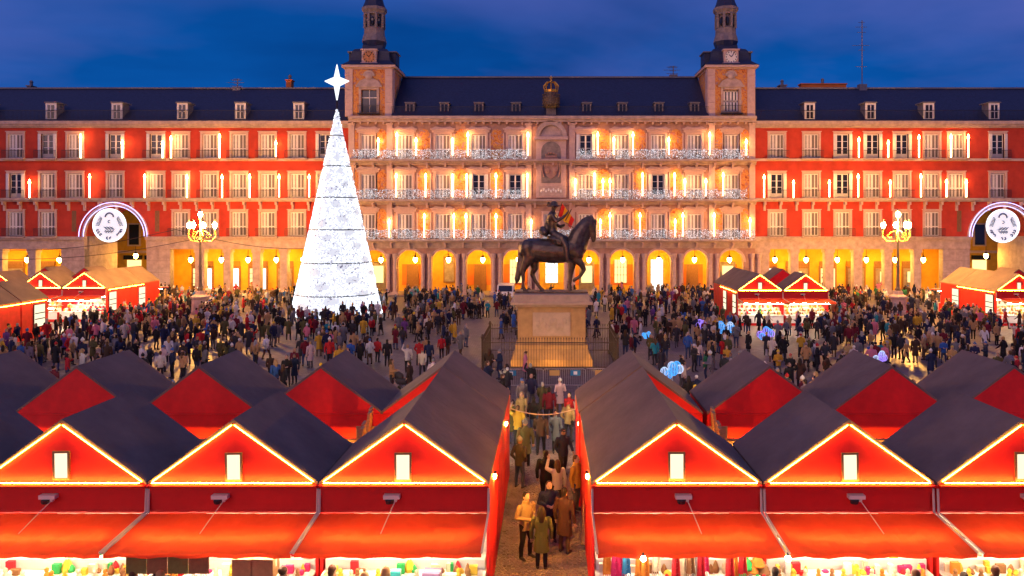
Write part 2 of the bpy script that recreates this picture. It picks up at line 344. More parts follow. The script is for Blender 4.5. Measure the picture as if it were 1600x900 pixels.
# ------------------------------------------------------------------ red wings
Z1, Z2, Z3 = 7.30, 12.05, 16.95           # balcony levels of the three floors
ZE = 20.75
def wing(side, px0, px1, cols, archpx, openings, dorm, label):
    x0, x1 = fx(px0), fx(px1)
    root = thing('red_building', label, 'building', (0, DB + .3, 0))
    rnd = random.Random(5 if side == 'left' else 9)
    ac, ar = fx(archpx), 3.83
    bay0, bay1 = fx(archpx - 79), fx(archpx + 79)
    wb = MB(); hs = []
    for c in cols:
        X = fx(c)
        for z in (Z2, Z3): hs.append((X - WW/2, X + WW/2, z, z + WH))
    wall_holes(wb, x0, x1, 11.45, ZE, hs, 0, .24)
    h1 = [(fx(c) - WW/2, fx(c) + WW/2, Z1, Z1 + WH) for c in cols if not (bay0 - .5 < fx(c) < bay1 + .5)]
    if bay0 > x0: wall_holes(wb, x0, bay0, Z1, 11.45, [h for h in h1 if h[1] < bay0], 0, .24)
    if bay1 < x1: wall_holes(wb, bay1, x1, Z1, 11.45, [h for h in h1 if h[0] > bay1], 0, .24)
    arch_bay(wb, max(bay0, x0), min(bay1, x1), Z1, 11.45, ac, ar, Z1, 0, 5.5, 20)
    wb.poly([(x0, 12, 0), (x1, 12, 0), (x1, 12, ZE), (x0, 12, ZE)]) if False else None
    wb.build('wall', 'red_stucco', root)
    for sx in (-1, 1): q = MB(); q.box(ac + sx * 5.15 - .28, ac + sx * 5.15 + .28, -.015, .02, 7.9, 10.5); q.build('niche', 'door_wood', root)
    q = MB(); arch_ring(q, ac, ar - .02, ar + .32, Z1, -.14, .25, 24); q.build('arch_surround', 'trim', root)
    # cornice, string courses
    q = MB(); q.box(x0, x1, -.55, .3, 21.15, 21.55).box(x0, x1, -.38, .3, 20.9, 21.148).box(x0, x1, -.2, .3, ZE - .02, 20.898); q.build('cornice', 'granite', root)
    q = MB(); q.box(x0, x1, -.28, -.003, Z3 - .32, Z3 - .02); q.build('string_course', 'trim', root)
    q = MB(); q.box(x0, x1, -.66, -.003, Z2 - .28, Z2 - .02); q.box(x0, x1, -.42, -.003, Z2 - .45, Z2 - .282); q.build('balcony_ledge', 'granite', root)
    q = MB(); q.box(-.13, .13, -.55, 0, -.02, .35); q.py([(-.13, -.75), (.13, -.75), (.13, -.02), (-.13, -.02)], -.22, 0); corb = q.mesh('corbel', 'trim')
    xx = fx(px0) + 1.2
    while xx < x1 - .5: inst('corbel', corb, root, (xx, -.004, Z2 - .82)); xx += 1.98
    q = MB(); zt = 10.6
    ops = [(fx(a), fx(b)) for a, b in openings]
    # stone frieze above arcade (interrupted at the arch)
    for a, b in ((x0, ac - ar), (ac + ar, x1)):
        if b > a:
            q.box(a, b, -.12, .5, 5.75, 6.9); q.box(a, b, -.38, .5, 6.902, 7.28)
    q.build('frieze', 'granite', root)
    # solid piers and pillars
    segs = []; cur = x0
    allop = sorted(ops + [(ac - ar, ac + ar)])
    for a, b in allop: segs.append((cur, a)); cur = max(cur, b)
    segs.append((cur, x1))
    for a, b in segs:
        a, b = max(a, x0), min(b, x1)
        if b - a < .15: continue
        q = MB(); dd = .95
        if b - a < 2.2:
            q.box(a, b, -.02, dd, .55, 5.3).box(a - .1, b + .1, -.12, dd + .1, 0, .548).box(a - .1, b + .1, -.12, dd + .1, 5.302, 5.748); q.build('pillar', 'granite', root)
        else:
            nb = max(1, round((b - a) / 1.6)); w = (b - a) / nb
            for i in range(nb):
                zb = 0
                for zh in (1.4, 1.45, 1.45, 1.44): q.box(a + i * w + .015, a + (i + 1) * w - .015, -.02 + .006 * ((i * 3) % 2), dd, zb + .015, zb + zh - .015); zb += zh
            q.mt(1).box(a + .01, b - .01, .02, dd - .02, 0, 5.74); q.build('pier', ['granite', 'granite_dark'], root)
    # arcade room
    q = MB()
    for a, b in ((x0, ac - ar), (ac + ar, x1)):
        if b - a < .5: continue
        q.mt(0).poly([(a, 5.4, 0), (b, 5.4, 0), (b, 5.4, 5.75), (a, 5.4, 5.75)]); q.mt(1).poly([(a, .5, 5.73), (b, .5, 5.73), (b, 5.4, 5.73), (a, 5.4, 5.73)])
    q.build('arcade_wall', ['ochre', 'ochre'], root)
    for s_ in (-1, 1): q = MB(); q.box(ac + s_ * ar - .002 + (0 if s_ > 0 else -.3), ac + s_ * ar + (.3 if s_ > 0 else .002), .96, 7, 0, 7.29); q.build('passage_wall', 'granite', root)
    for i, (a, b) in enumerate(ops):
        if b < ac - ar - 4.5 or b < ac: pass
        w = b - a; m = (a + b) / 2; k = rnd.random()
        s = MB()
        s.mt(0).box(a + .1, b - .1, 5.30, 5.38, .15, 3.3)
        if k < .7:
            s.mt(1).box(a + .35, m - .15, 5.22, 5.29, .75, 3.0); s.mt(2 if rnd.random() < .6 else 1).box(m + .15, b - .35, 5.22, 5.29, .3, 3.0)
            s.mt(3).box(m - .14, m + .14, 5.2, 5.31, .15, 3.2)
            s.mt(3)
            for zz in (1.0, 1.7, 2.3): s.box(a + .36, m - .16, 5.17, 5.215, zz, zz + .07)
            for _ in range(5): bx = rnd.uniform(a + .4, m - .5); bz = rnd.choice((1.07, 1.77, .78)); s.mt(rnd.choice((0, 3, 4))).box(bx, bx + .3, 5.12, 5.21, bz, bz + rnd.uniform(.15, .45))
        else:
            s.mt(3).box(a + .35, b - .35, 5.22, 5.29, .15, 3.0); s.mt(1).box(m - .5, m + .5, 5.18, 5.219, 1.2, 2.6)
        s.mt(0 if rnd.random() < .5 else 4).box(a + .15, b - .15, 5.15, 5.30, 3.32, 3.95)
        s.build('shopfront', ['door_wood', 'shop_light', 'shop_white', 'granite_dark', 'orange_wall'], root)
        lantern((a + b) / 2, DB + 2.4, 4.35, '%s hanging lantern from the %s in the arcade of the %s red building' % (ordinal(i), 'picture edge' if False else ('left end' if side == 'left' else 'tower'), side), 'arcade lanterns')
    # windows
    for c in cols:
        for f, z in ((1, Z1), (2, Z2), (3, Z3)):
            if f == 1 and bay0 - .5 < fx(c) < bay1 + .5: continue
            window(root, fx(c), z, 0, 1 if rnd.random() < (.32 if f > 1 else .08) else 0)
    # roof
    q = MB(); zr = 26.7
    q.poly([(x0, -.5, 21.56), (x1, -.5, 21.56), (x1, 6.2, zr), (x0, 6.2, zr)]); q.poly([(x0, 6.2, zr), (x1, 6.2, zr), (x1, 13, 21.56), (x0, 13, 21.56)])
    q.poly([(x1, -.5, 21.56), (x1, 13, 21.56), (x1, 6.2, zr)]); q.poly([(x0, -.5, 21.56), (x0, 6.2, zr), (x0, 13, 21.56)])
    roof = q.build('roof', 'slate', root)
    q = MB(); q.box(x0, x1, 6.0, 6.4, zr - .06, zr + .14); q.build('ridge_cap', 'lead', roof)
    d = MB(); d.mt(2).box(-.60, .60, .06, 1.6, 0, 2.1).mt(0).box(-.66, .66, -.02, .059, 0, 2.1).mt(1).box(-.40, .40, -.06, -.021, .2, 1.85).mt(0).box(-.05, .05, -.075, -.061, .2, 1.85).box(-.42, .42, -.075, -.061, 1.0, 1.08).mt(2).box(-.76, .76, -.14, 1.9, 2.102, 2.24)
    dm = d.mesh('dormer', ['white_wood', 'glass_dark', 'lead'])
    for c in dorm: inst('dormer', dm, roof, (fx(c) * 1.002, -.15, 21.7))
    rl = MB(); rl.box(x0, x1, -.02, .02, 1.28, 1.33).box(x0, x1, -.02, .02, .1, .14)
    n = int((x1 - x0) / .16)
    for i in range(n + 1): xx = x0 + (x1 - x0) * i / n; rl.box(xx - .012, xx + .012, -.012, .012, 0, 1.3)
    rl.build('roof_railing', 'iron', root, (0, -.35, 21.56))
    # street seen through the arch
    s = MB(); yb = 15.0
    s.mt(0).box(ac - 9, ac + 9, yb, yb + .4, 0, 13); s.mt(1).box(ac - 9, ac + 9, yb - .2, yb, 4.6, 4.95)
    for k in (-2, -1, 0, 1, 2):
        s.mt(1).box(ac + k * 3 - .95, ac + k * 3 + .95, yb - .12, yb - .003, 5.6, 8.9); s.mt(2).box(ac + k * 3 - .7, ac + k * 3 + .7, yb - .16, yb - .121, 5.8, 8.7)
        s.mt(4 if k % 2 else 3).box(ac + k * 3 - 1, ac + k * 3 + 1, yb - .1, yb - .003, .2, 3.6); s.mt(2).box(ac + k * 3 - 1.2, ac + k * 3 + 1.2, yb - .7, yb - .1, 3.7, 4.3)
    s.build('street_front', ['ochre', 'trim', 'glass_dark', 'shop_light', 'shop_white'], root)
    for j, dx_ in enumerate((-1.5, 2.4)):
        lantern(ac + dx_, DB + 7.5, 4.6, '%s street lantern seen through the arch of the %s red building' % (ordinal(j), side), 'street lanterns')
    return root
LC = [-78, -28, 22, 72, 115, 178, 242, 281, 326, 372, 417, 463, 507]
RC = [1215, 1269, 1318, 1365, 1411, 1458, 1496, 1561, 1625, 1670]
wing('left', -110, 545, LC, 178.5, [(-100, -58), (-48, -10), (1, 41), (53, 93), (264, 303), (317, 348), (358, 393), (405, 436), (447, 480), (492, 528)], [-25, 80, 183, 285, 376, 467],
     'long red building with arcade and lit medallion arch, left of the towers')
wing('right', 1180, 1715, RC, 1566, [(1203, 1237), (1249, 1291), (1304, 1336), (1349, 1384), (1395, 1430), (1441, 1475), (1650, 1690)], [1265, 1360, 1451, 1553, 1640],
     'long red building with arcade and rooftop antenna, right of the towers')

# ------------------------------------------------------------------ painted town hall with two towers
def painted():
    root = thing('painted_building', 'painted stone facade with twin clock towers and garlanded balconies', 'building', (0, DB, 0))
    x0, x1 = fx(546), fx(1180)
    colsL = [575, 633, 692, 748, 805]; colsR = [915, 971, 1028, 1085, 1143]; cols = colsL + colsR
    rnd = random.Random(21)
    wz = (7.05, 11.95, 16.85)
    hs = [(fx(c) - WW/2, fx(c) + WW/2, z, z + WH) for c in cols for z in wz]
    hs += [(fx(861) - WW/2, fx(861) + WW/2, wz[0], wz[0] + WH)]
    q = MB(); wall_holes(q, x0, x1, 6.6, 21.4, hs, 0, .24); q.build('wall', 'painted_stone', root)
    for c in cols:
        for f, z in enumerate(wz): window(root, fx(c), z, 0, 1 if rnd.random() < .1 else 0, rail=False)
    window(root, fx(861), wz[0], 0, 0, rail=False)
    # pediments above the windows
    q = MB(); q.box(-1.5, 1.5, -.34, -.003, .0, .16).box(-1.35, 1.35, -.2, -.003, -.3, -.002)
    q.py([(-1.35, .162), (1.35, .162), (.9, .42), (.3, .30), (-.3, .30), (-.9, .42)], -.24, -.003); ped = q.mesh('pediment', 'trim')
    for c in cols:
        for z in wz: inst('pediment', ped, root, (fx(c), 0, z + WH + .55))
    # painted panels between windows
    gaps = [(a + b) / 2 for a, b in zip(colsL, colsL[1:])] + [(a + b) / 2 for a, b in zip(colsR, colsR[1:])]
    gaps = [g for g in gaps if not (598 < g < 618 or 1106 < g < 1122)] + [597, 555.5, 1122, 1163.5]
    for g in gaps:
        w = .62 if g in (597, 555.5, 1122, 1163.5) else .78
        for z in wz:
            q = MB(); q.py([(fx(g) - w, z), (fx(g) + w, z), (fx(g) + w, z + 3.0), (fx(g) + w * .6, z + 3.55), (fx(g), z + 3.75), (fx(g) - w * .6, z + 3.55), (fx(g) - w, z + 3.0)], -.03, -.003)
            q.build('fresco_panel', 'fresco', root)
            for sx in (-1, 1): q = MB(); q.box(fx(g) + sx * (w + .05) - .07, fx(g) + sx * (w + .05) + .07, -.09, -.003, z, z + 3.2); q.build('panel_moulding', 'trim', root)
    # pilasters
    for p in (549.5, 609, 826, 894, 1112, 1175):
        q = MB(); X = fx(p)
        for z in wz: q.box(X - .36, X + .36, -.16, -.003, z - .1, z + 4.2).box(X - .46, X + .46, -.24, -.003, z + 4.202, z + 4.45).box(X - .46, X + .46, -.22, -.003, z - .4, z - .102)
        q.build('pilaster', 'trim', root)
    # floor ledges
    for z in wz:
        q = MB(); q.box(x0 - .1, x1 + .1, -1.05, -.002, z - .30, z - .05).box(x0, x1, -.7, -.002, z - .48, z - .302).box(x0, x1, -.35, -.002, z - .72, z - .482); q.build('balcony_ledge', 'granite', root)
        q = MB(); q.box(-.12, .12, -.8, -.004, -.3, 0).box(-.12, .12, -.4, -.004, -.62, -.302); bm = q.mesh('bracket', 'trim')
        for c in range(556, 1180, 28): inst('bracket', bm, root, (fx(c), 0, z - .49))
    def rail_between(a, b, z):
        q = MB(); xa, xb = fx(a), fx(b); q.box(xa, xb, -.03, .03, 1.0, 1.06).box(xa, xb, -.02, .02, .08, .12)
        n = int((xb - xa) / .16)
        for i in range(n + 1): xx = xa + (xb - xa) * i / n; q.box(xx - .015, xx + .015, -.015, .015, 0, 1.0)
        q.build('balcony_railing', 'iron', root, (0, -.98, z - .05))
    BAL = [(555, 826, 2, 'left half of the top'), (900, 1166, 2, 'right half of the top'), (562, 826, 1, 'left half of the middle'), (894, 1164, 1, 'right half of the middle'), (568, 1176, 0, 'whole lowest')]
    for a, b, f, nm in BAL:
        rail_between(a, b, wz[f])
        g = MB(); rr = random.Random(a * 7 + f)
        xa, xb = fx(a), fx(b); n = int((xb - xa) * 125)
        for _ in range(n):
            x = rr.uniform(xa, xb); z = 1.15 * rr.random() ** .85 - .05 + .08 * math.sin(x * 5)
            g.tetra((x, -1.06 - rr.uniform(0, .12), z), rr.choice((.02, .028, .04)))
        lab = 'white light garland curtain along the %s balcony of the painted facade' % nm
        t = thing('light_garland', lab, 'garland', (0, DB, wz[f]), group='light garlands on the balconies')
        g.build('bulbs', 'led_white', t)['kind'] = 'stuff'
        c = MB(); x = xa
        while x < xb: c.tube([(x, -1.04, 1.12), (x + .05, -1.06, .5 + rr.uniform(-.2, .2)), (x, -1.05, -.1 + rr.uniform(0, .3))], .012, 3); x += .22
        c.build('cables', 'trim', t)['kind'] = 'stuff'
    # cornice
    q = MB(); q.box(x0, x1, -.75, .3, 21.75, 22.1).box(x0, x1, -.5, .3, 21.4, 21.748); q.build('cornice', 'granite', root)
    q = MB(); q.box(-.1, .1, -.45, 0, -.25, 0); bm = q.mesh('dentil', 'trim')
    for c in range(552, 1180, 12): inst('dentil', bm, root, (fx(c), -.004, 21.39))
    # ground arches
    arcs = [585, 640, 693, 748, 805, 862, 918, 972, 1030, 1087, 1143]
    q = MB(); xs = [x0] + [fx((a + b) / 2) for a, b in zip(arcs, arcs[1:])] + [x1]
    for i, c in enumerate(arcs): arch_bay(q, xs[i], xs[i + 1], 0, 6.0, fx(c), 1.5, 4.15, 0, .9)
    q.build('arcade_front', 'painted_stone', root)
    q = MB(); q.box(x0, x1, -.12, -.002, 5.85, 6.1).box(x0, x1, -.3, -.002, 6.102, 6.33); q.build('frieze', 'granite', root)
    for i, c in enumerate(arcs):
        q = MB(); arch_ring(q, fx(c), 1.5, 1.78, 4.15, -.12, .05); q.box(fx(c) - .16, fx(c) + .16, -.2, .05, 5.62, 5.98); q.build('arch_surround', 'trim', root)
    for X in xs:
        q = MB()
        for d in (-.42, .42):
            q.lathe([(.34, 0), (.34, .5), (.26, .58), (.24, 2.5), (.22, 4.6), (.30, 4.75), (.34, 5.0), (.34, 5.2)], (X + d, -.22, 0), 10)
        q.box(X - .85, X + .85, -.6, -.003, 0, .45); q.build('column_pair', 'trim', root)
    # arcade room
    q = MB(); q.mt(0).poly([(x0, 5, 0), (x1, 5, 0), (x1, 5, 6.0), (x0, 5, 6.0)]); q.mt(1).poly([(x0, .9, 5.9), (x1, .9, 5.9), (x1, 5, 5.9), (x0, 5, 5.9)])
    q.mt(2)
    for i, c in enumerate(arcs):
        if i % 3 != 2: q.box(fx(c) - 1.9, fx(c) + 1.9, 4.93, 4.999, .9, 3.6)
    q.build('arcade_wall', ['ochre', 'ochre', 'orange_wall'], root)
    for i, c in enumerate(arcs):
        X = fx(c) * 1.03; s = MB(); k = (2, 0, 1, 0, 3, 3, 2, 3, 3, 0, 2)[i]
        if k == 0: s.mt(0).box(X - .8, X + .8, 4.8, 4.92, .15, 3.6)
        elif k == 1: s.mt(0).box(X - .3, X + 1.2, 4.8, 4.92, 1.2, 4.6).mt(3).box(X - .15, X + 1.05, 4.76, 4.799, 1.35, 4.4)
        elif k == 2: s.mt(3).box(X - 1, X + 1, 4.8, 4.92, .15, 3.9).mt(1).box(X - .7, X + .7, 4.76, 4.799, 1.2, 3.4)
        else:
            s.mt(2 if i in (5, 8) else 1).box(X - .8, X + .8, 4.8, 4.92, 1.2 if i != 8 else .15, 4.2)
            s.mt(3)
            for j in range(5): s.box(X - .8 + j * .4 - .025, X - .8 + j * .4 + .025, 4.74, 4.799, 1.2 if i != 8 else .15, 4.2)
            for zz in (2.2, 3.2): s.box(X - .8, X + .8, 4.74, 4.79, zz, zz + .05)
        s.build('shopfront', ['door_wood', 'shop_light', 'shop_white', 'granite_dark'], root)
        lantern(fx(c) + .3, DB + 2.3, 4.35, 'hanging lantern inside the %s round arch from the lit tree' % ordinal(i), 'arcade lanterns')
    # centre coat of arms
    X = fx(861)
    q = MB(); q.box(X - 1.85, X + 1.85, -.22, -.003, 12.1, 19.2); q.box(X - 2.1, X + 2.1, -.6, -.003, 19.202, 19.6)
    q.build('arms_frame', 'trim', root)
    q = MB(); arch_ring(q, X, 1.4, 1.95, 19.602, -.5, -.003, 16); q.py([(X + 1.4 * math.cos(a * math.pi / 10), 19.602 + 1.4 * math.sin(a * math.pi / 10)) for a in range(11)], -.2, -.003)
    q.lathe([(.05, 0), (.22, .1), (.16, .4), (.26, .55), (.1, .8)], (X, -.3, 21.0), 8); q.build('arms_pediment', 'granite', root)
    q = MB(); q.box(X - 1.2, X + 1.2, -.30, -.222, 13.9, 17.8); arch_ring(q, X, .02, 1.2, 17.802, -.3, -.222, 12); q.build('arms_niche', 'granite_dark', root)
    q = MB()
    q.py([(X + a, 14.4 + b) for a, b in ((-.0, 0), (.5, .3), (.85, 1.0), (.95, 2.0), (.85, 2.6), (-.85, 2.6), (-.95, 2.0), (-.85, 1.0), (-.5, .3))], -.45, -.302)
    for sx in (-1, 1):
        q.ball((X + sx * .42, -.45, 15.4), (.34, .12, .4)); q.ball((X + sx * .42, -.45, 16.3), (.34, .12, .36)); q.tube([(X + sx * .9, -.4, 14.6), (X + sx * 1.1, -.42, 15.6), (X + sx * 1.02, -.4, 16.7)], .11, 6)
    for k in range(5): q.ball((X - .6 + .3 * k, -.42, 17.35 + .22 * math.sin(math.pi * k / 4)), .14)
    q.box(X - .68, X + .68, -.5, -.302, 17.02, 17.24); q.build('coat_of_arms', 'painted_stone', root)
    q = MB(); q.box(X - 1.5, X + 1.5, -.3, -.223, 12.3, 13.5).mt(1)
    for k in range(-4, 5): q.ball((X + k * .3, -.31, 12.9 + .16 * (k % 2)), (.13, .06, .2), 6, 4)
    q.build('arms_plaque', ['granite', 'white_wood'], root)
    # roof
    zr = 28.1; xa, xb = fx(613), fx(1106)
    q = MB(); q.poly([(xa, -.6, 22.1), (xb, -.6, 22.1), (xb, 6.2, zr), (xa, 6.2, zr)]); q.poly([(xa, 6.2, zr), (xb, 6.2, zr), (xb, 14, 22.1), (xa, 14, 22.1)]); q.poly([(xa, -.6, 22.1), (xa, 6.2, zr), (xa, 14, 22.1)]); q.poly([(xb, -.6, 22.1), (xb, 14, 22.1), (xb, 6.2, zr)])
    roof = q.build('roof', 'slate', root)
    q = MB(); q.box(xa, xb, 6.0, 6.4, zr - .06, zr + .14); q.build('ridge_cap', 'lead', roof)
    d = MB(); d.mt(0).box(-.55, .55, -.02, 2, 0, 1.35).mt(1).box(-.38, .38, -.05, -.021, .12, 1.2).mt(0).box(-.04, .04, -.06, -.051, .12, 1.2).mt(2).box(-.66, .66, -.14, 2.2, 1.352, 1.46); dm = d.mesh('dormer', ['granite_dark', 'glass_dark', 'lead'])
    for c in (640, 694, 748, 806, 917, 973, 1030, 1086): inst('dormer', dm, roof, (fx(c), .2, 22.45))
    rl = MB(); rl.box(xa, xb, -.02, .02, 1.1, 1.15)
    n = int((xb - xa) / .18)
    for i in range(n + 1): xx = xa + (xb - xa) * i / n; rl.box(xx - .012, xx + .012, -.012, .012, 0, 1.1)
    rl.build('roof_railing', 'iron', root, (0, -.5, 22.11))
    # towers
    for nm, tx, cm in (('left', fx(577), 'orange'), ('right', fx(1142), 'white')):
        w = 2.85
        def P(n_, m_, b): return b.build(n_, m_, root, (tx, 0, 0))
        b = MB(); wall_holes(b, -w, w, 22.102, 28.0, [(-.95, .95, 22.6, 25.4)], -.1, .5)
        b.poly([(w, -.1, 22.1), (w, 5.6, 22.1), (w, 5.6, 28), (w, -.1, 28)]); b.poly([(-w, 5.6, 22.1), (-w, -.1, 22.1), (-w, -.1, 28), (-w, 5.6, 28)]); b.poly([(w, 5.6, 22.1), (-w, 5.6, 22.1), (-w, 5.6, 28), (w, 5.6, 28)])
        P('tower_wall', 'fresco', b)
        for sx in (-1, 1):
            b = MB()
            for k in range(7): b.box(sx * (w - .42) - .44, sx * (w - .42) + .44, -.24 + .03 * (k % 2), -.102, 22.11 + k * .84, 22.11 + k * .84 + .82)
            for k in range(7): b.box(sx * w - (.13 if sx < 0 else -.003), sx * w + (.13 if sx > 0 else -.003), -.09, .9, 22.11 + k * .84, 22.11 + k * .84 + .82)
            P('tower_quoins', 'trim', b)
        b = MB(); b.box(-1.25, -.96, -.22, .1, 22.5, 25.7).box(.96, 1.25, -.22, .1, 22.5, 25.7).box(-.95, .95, -.22, .1, 25.42, 25.7).box(-1.6, 1.6, -.35, -.104, 25.702, 25.95)
        b.py([(-1.5, 25.96), (1.5, 25.96), (1.1, 26.5), (.5, 26.75), (-.5, 26.75), (-1.1, 26.5)], -.26, -.104); b.ball((0, -.25, 27.1), (.5, .16, .5)); arch_ring(b, 0, .5, .72, 27.05, -.3, -.104)
        P('tower_window_frame', 'granite', b)
        b = MB(); b.box(-.95, .95, .2, .24, 22.6, 25.42).mt(1)
        if nm == 'right':
            for xx in (-.8, -.4, 0, .4, .8): b.box(xx - .12, xx + .12, .1, .19, 22.6, 25.42)
            for zz in (22.6, 23.9, 25.2): b.box(-.95, .95, .1, .195, zz, zz + .2)
        else: b.box(-.04, .04, .12, .19, 22.6, 25.42).box(-.95, .95, .12, .19, 24.4, 24.5)
        P('tower_window', ['glass_dark', 'white_wood'], b)
        b = MB(); b.box(-1.3, 1.3, -.55, -.52, 23.4, 23.45)
        for k in range(17): b.box(-1.3 + k * .1625 - .015, -1.3 + k * .1625 + .015, -.55, -.52, 22.5, 23.4)
        b.box(-1.35, 1.35, -.6, -.25, 22.38, 22.49); P('tower_balcony', 'iron', b)
        b = MB(); b.box(-w - .12, w + .12, -.22, 5.72, 27.9, 28.1).box(-w - .45, w + .45, -.55, 6.05, 28.102, 28.4); P('tower_cornice', 'trim', b)
        c = 2.75                                   # depth of the tower axis
        b = MB(); lev = [(3.35, 28.4), (3.0, 28.65), (2.45, 29.1), (2.25, 30.3), (2.0, 30.6), (1.25, 30.85), (1.2, 31.3)]
        for (r0, z0), (r1, z1) in zip(lev, lev[1:]):
            v = [(-r0, c - r0, z0), (r0, c - r0, z0), (r0, c + r0, z0), (-r0, c + r0, z0), (-r1, c - r1, z1), (r1, c - r1, z1), (r1, c + r1, z1), (-r1, c + r1, z1)]
            b.add(v, [[0,1,5,4],[1,2,6,5],[2,3,7,6],[3,0,4,7]])
        tr = P('tower_roof', 'slate', b)
        for sx in (-1, 1):
            b = MB(); b.mt(0).box(sx * 2.15 - .8, sx * 2.15 + .8, c - 1.1, c + 1.1, 28.9, 30.35).mt(1).box(sx * 2.15 - .95, sx * 2.15 + .95, c - 1.3, c + 1.3, 30.352, 30.5)
            b.build('tower_dormer', ['slate', 'lead'], tr)
        b = MB(); b.box(-.9, .9, -.15, 1.4, 28.75, 30.25).box(-1.02, 1.02, -.3, 1.5, 30.252, 30.42).box(-1.05, 1.05, -.22, .2, 28.5, 28.748)
        cl = b.build('clock_housing', 'trim', root, (tx, 0, 0))
        if cm == 'orange': mat('sundial', (.45, .20, .08), .7, var=.3, scale=4)
        b = MB(); b.tube([(0, -.2, 29.42), (0, -.152, 29.42)], .78, 24).mt(1)
        for k in range(12): a = math.pi * k / 6; b.box(.62 * math.sin(a) - .05, .62 * math.sin(a) + .05, -.225, -.201, 29.42 + .62 * math.cos(a) - .08, 29.42 + .62 * math.cos(a) + .08)
        b.tube([(0, -.24, 29.42), (-.28, -.24, 29.7)], .04, 4); b.tube([(0, -.26, 29.42), (.5, -.26, 30.12)], .03, 4)
        b.mt(2); b.tube([(.79 * math.cos(math.pi * k / 12), -.2, 29.42 + .79 * math.sin(math.pi * k / 12)) for k in range(24)], .05, 5, closed=True)
        b.build('clock_face', ['clock_face' if cm == 'white' else 'sundial', 'iron', 'granite'], cl)
        # lantern storey and spire
        b = MB(); b.mt(1).lathe([(1.3, 31.1), (1.55, 31.9)], (0, c, 0), 8, R(22.5)); b.mt(0).lathe([(1.55, 31.9), (1.48, 32.3), (1.3, 32.9), (1.28, 33.6)], (0, c, 0), 8, R(22.5))
        b.lathe([(1.34, 35.3), (1.36, 35.5), (1.6, 35.85), (1.6, 36.2)], (0, c, 0), 8, R(22.5)); b.lathe([(1.0, 33.6), (1.0, 35.3)], (0, c, 0), 8, R(22.5))
        for k in range(8):
            a = R(22.5) + k * math.pi / 4; b.box(1.22 * math.cos(a) - .14, 1.22 * math.cos(a) + .14, c + 1.22 * math.sin(a) - .14, c + 1.22 * math.sin(a) + .14, 33.6, 35.3)
        P('tower_lantern', ['granite_dark', 'slate'], b)
        b = MB()
        for k in range(8):
            a = k * math.pi / 4; xm, ym = 1.0 * math.cos(a) * .96, 1.0 * math.sin(a) * .96
            b.ball((xm, c + ym, 34.4), (.26, .26, .6), 6, 6)
        P('lantern_window', 'glass_dark', b)
        b = MB(); b.lathe([(1.5, 36.202), (1.2, 36.9), (.85, 38.2), (.55, 40.2), (.3, 43.0), (.08, 47.5)], (0, c, 0), 8, R(22.5)); b.lathe([(.05, 47.4), (.3, 47.9), (.05, 48.3), (.03, 50)], (0, c, 0), 8); P('spire', 'slate', b)
    # crown on the eaves
    t = thing('crown_ornament', 'golden crown on a dark woven stand at the roof edge', 'crown', (fx(861), DB - .15, 22.1))
    b = MB(); b.box(-.6, .6, -.3, .3, 0, 1.0); b.build('stand', 'granite_dark', t)
    b = MB(); b.lathe([(.75, 1.0), (1.02, 1.4), (1.05, 2.3), (.85, 2.9)], n=16)
    for k in range(16):
        for j in range(5): a = math.pi * 2 * (k + .5 * (j % 2)) / 16; b.ball((1.03 * math.cos(a), 1.03 * math.sin(a), 1.2 + j * .36), .10, 5, 3)
    b.build('basket', 'bronze_dark', t)
    b = MB(); b.lathe([(.80, 2.9), (.86, 2.95), (.86, 3.2), (.80, 3.25)], n=16)
    for k in range(8):
        a = k * math.pi / 4; b.tube([(.8 * math.cos(a), .8 * math.sin(a), 3.2), (.9 * math.cos(a), .9 * math.sin(a), 3.75), (.5 * math.cos(a), .5 * math.sin(a), 4.25), (0, 0, 4.1)], [.06, .1, .07, .05], 5)
    b.ball((0, 0, 4.4), .16); b.box(-.05, .05, -.04, .04, 4.5, 5.0).box(-.17, .17, -.04, .04, 4.7, 4.8); b.build('crown', 'crown_gold', t)
    # flag
    t = thing('flag', 'red and yellow flag hanging from the balcony behind the rider', 'flag', (1.55, DB - 1.05, 8.1))
    b = MB(); b.tube([(-.9, 0, 0), (.1, -1.6, 3.4)], .04, 6); b.build('pole', 'iron', t)
    for j, (m_, a0, a1) in enumerate((('flag_red', 0, .25), ('flag_yellow', .25, .75), ('flag_red', .75, 1))):
        b = MB(); n = 8
        for s_ in range(n):
            P4 = []
            for u, v in ((s_ / n, a0), ((s_ + 1) / n, a0), ((s_ + 1) / n, a1), (s_ / n, a1)):
                bx = -.35 + .42 * u * 1.0 + v * 1.5; bz = 1.75 + 1.5 * u * (1 - .3 * v) - v * 1.5
                P4.append((bx, -.8 * u - .3 + .14 * math.sin(v * 9 + u * 2), bz))
            b.poly(P4); b.poly([(p[0], p[1] + .01, p[2]) for p in P4[::-1]])
        b.build('stripe', m_, t)
painted()

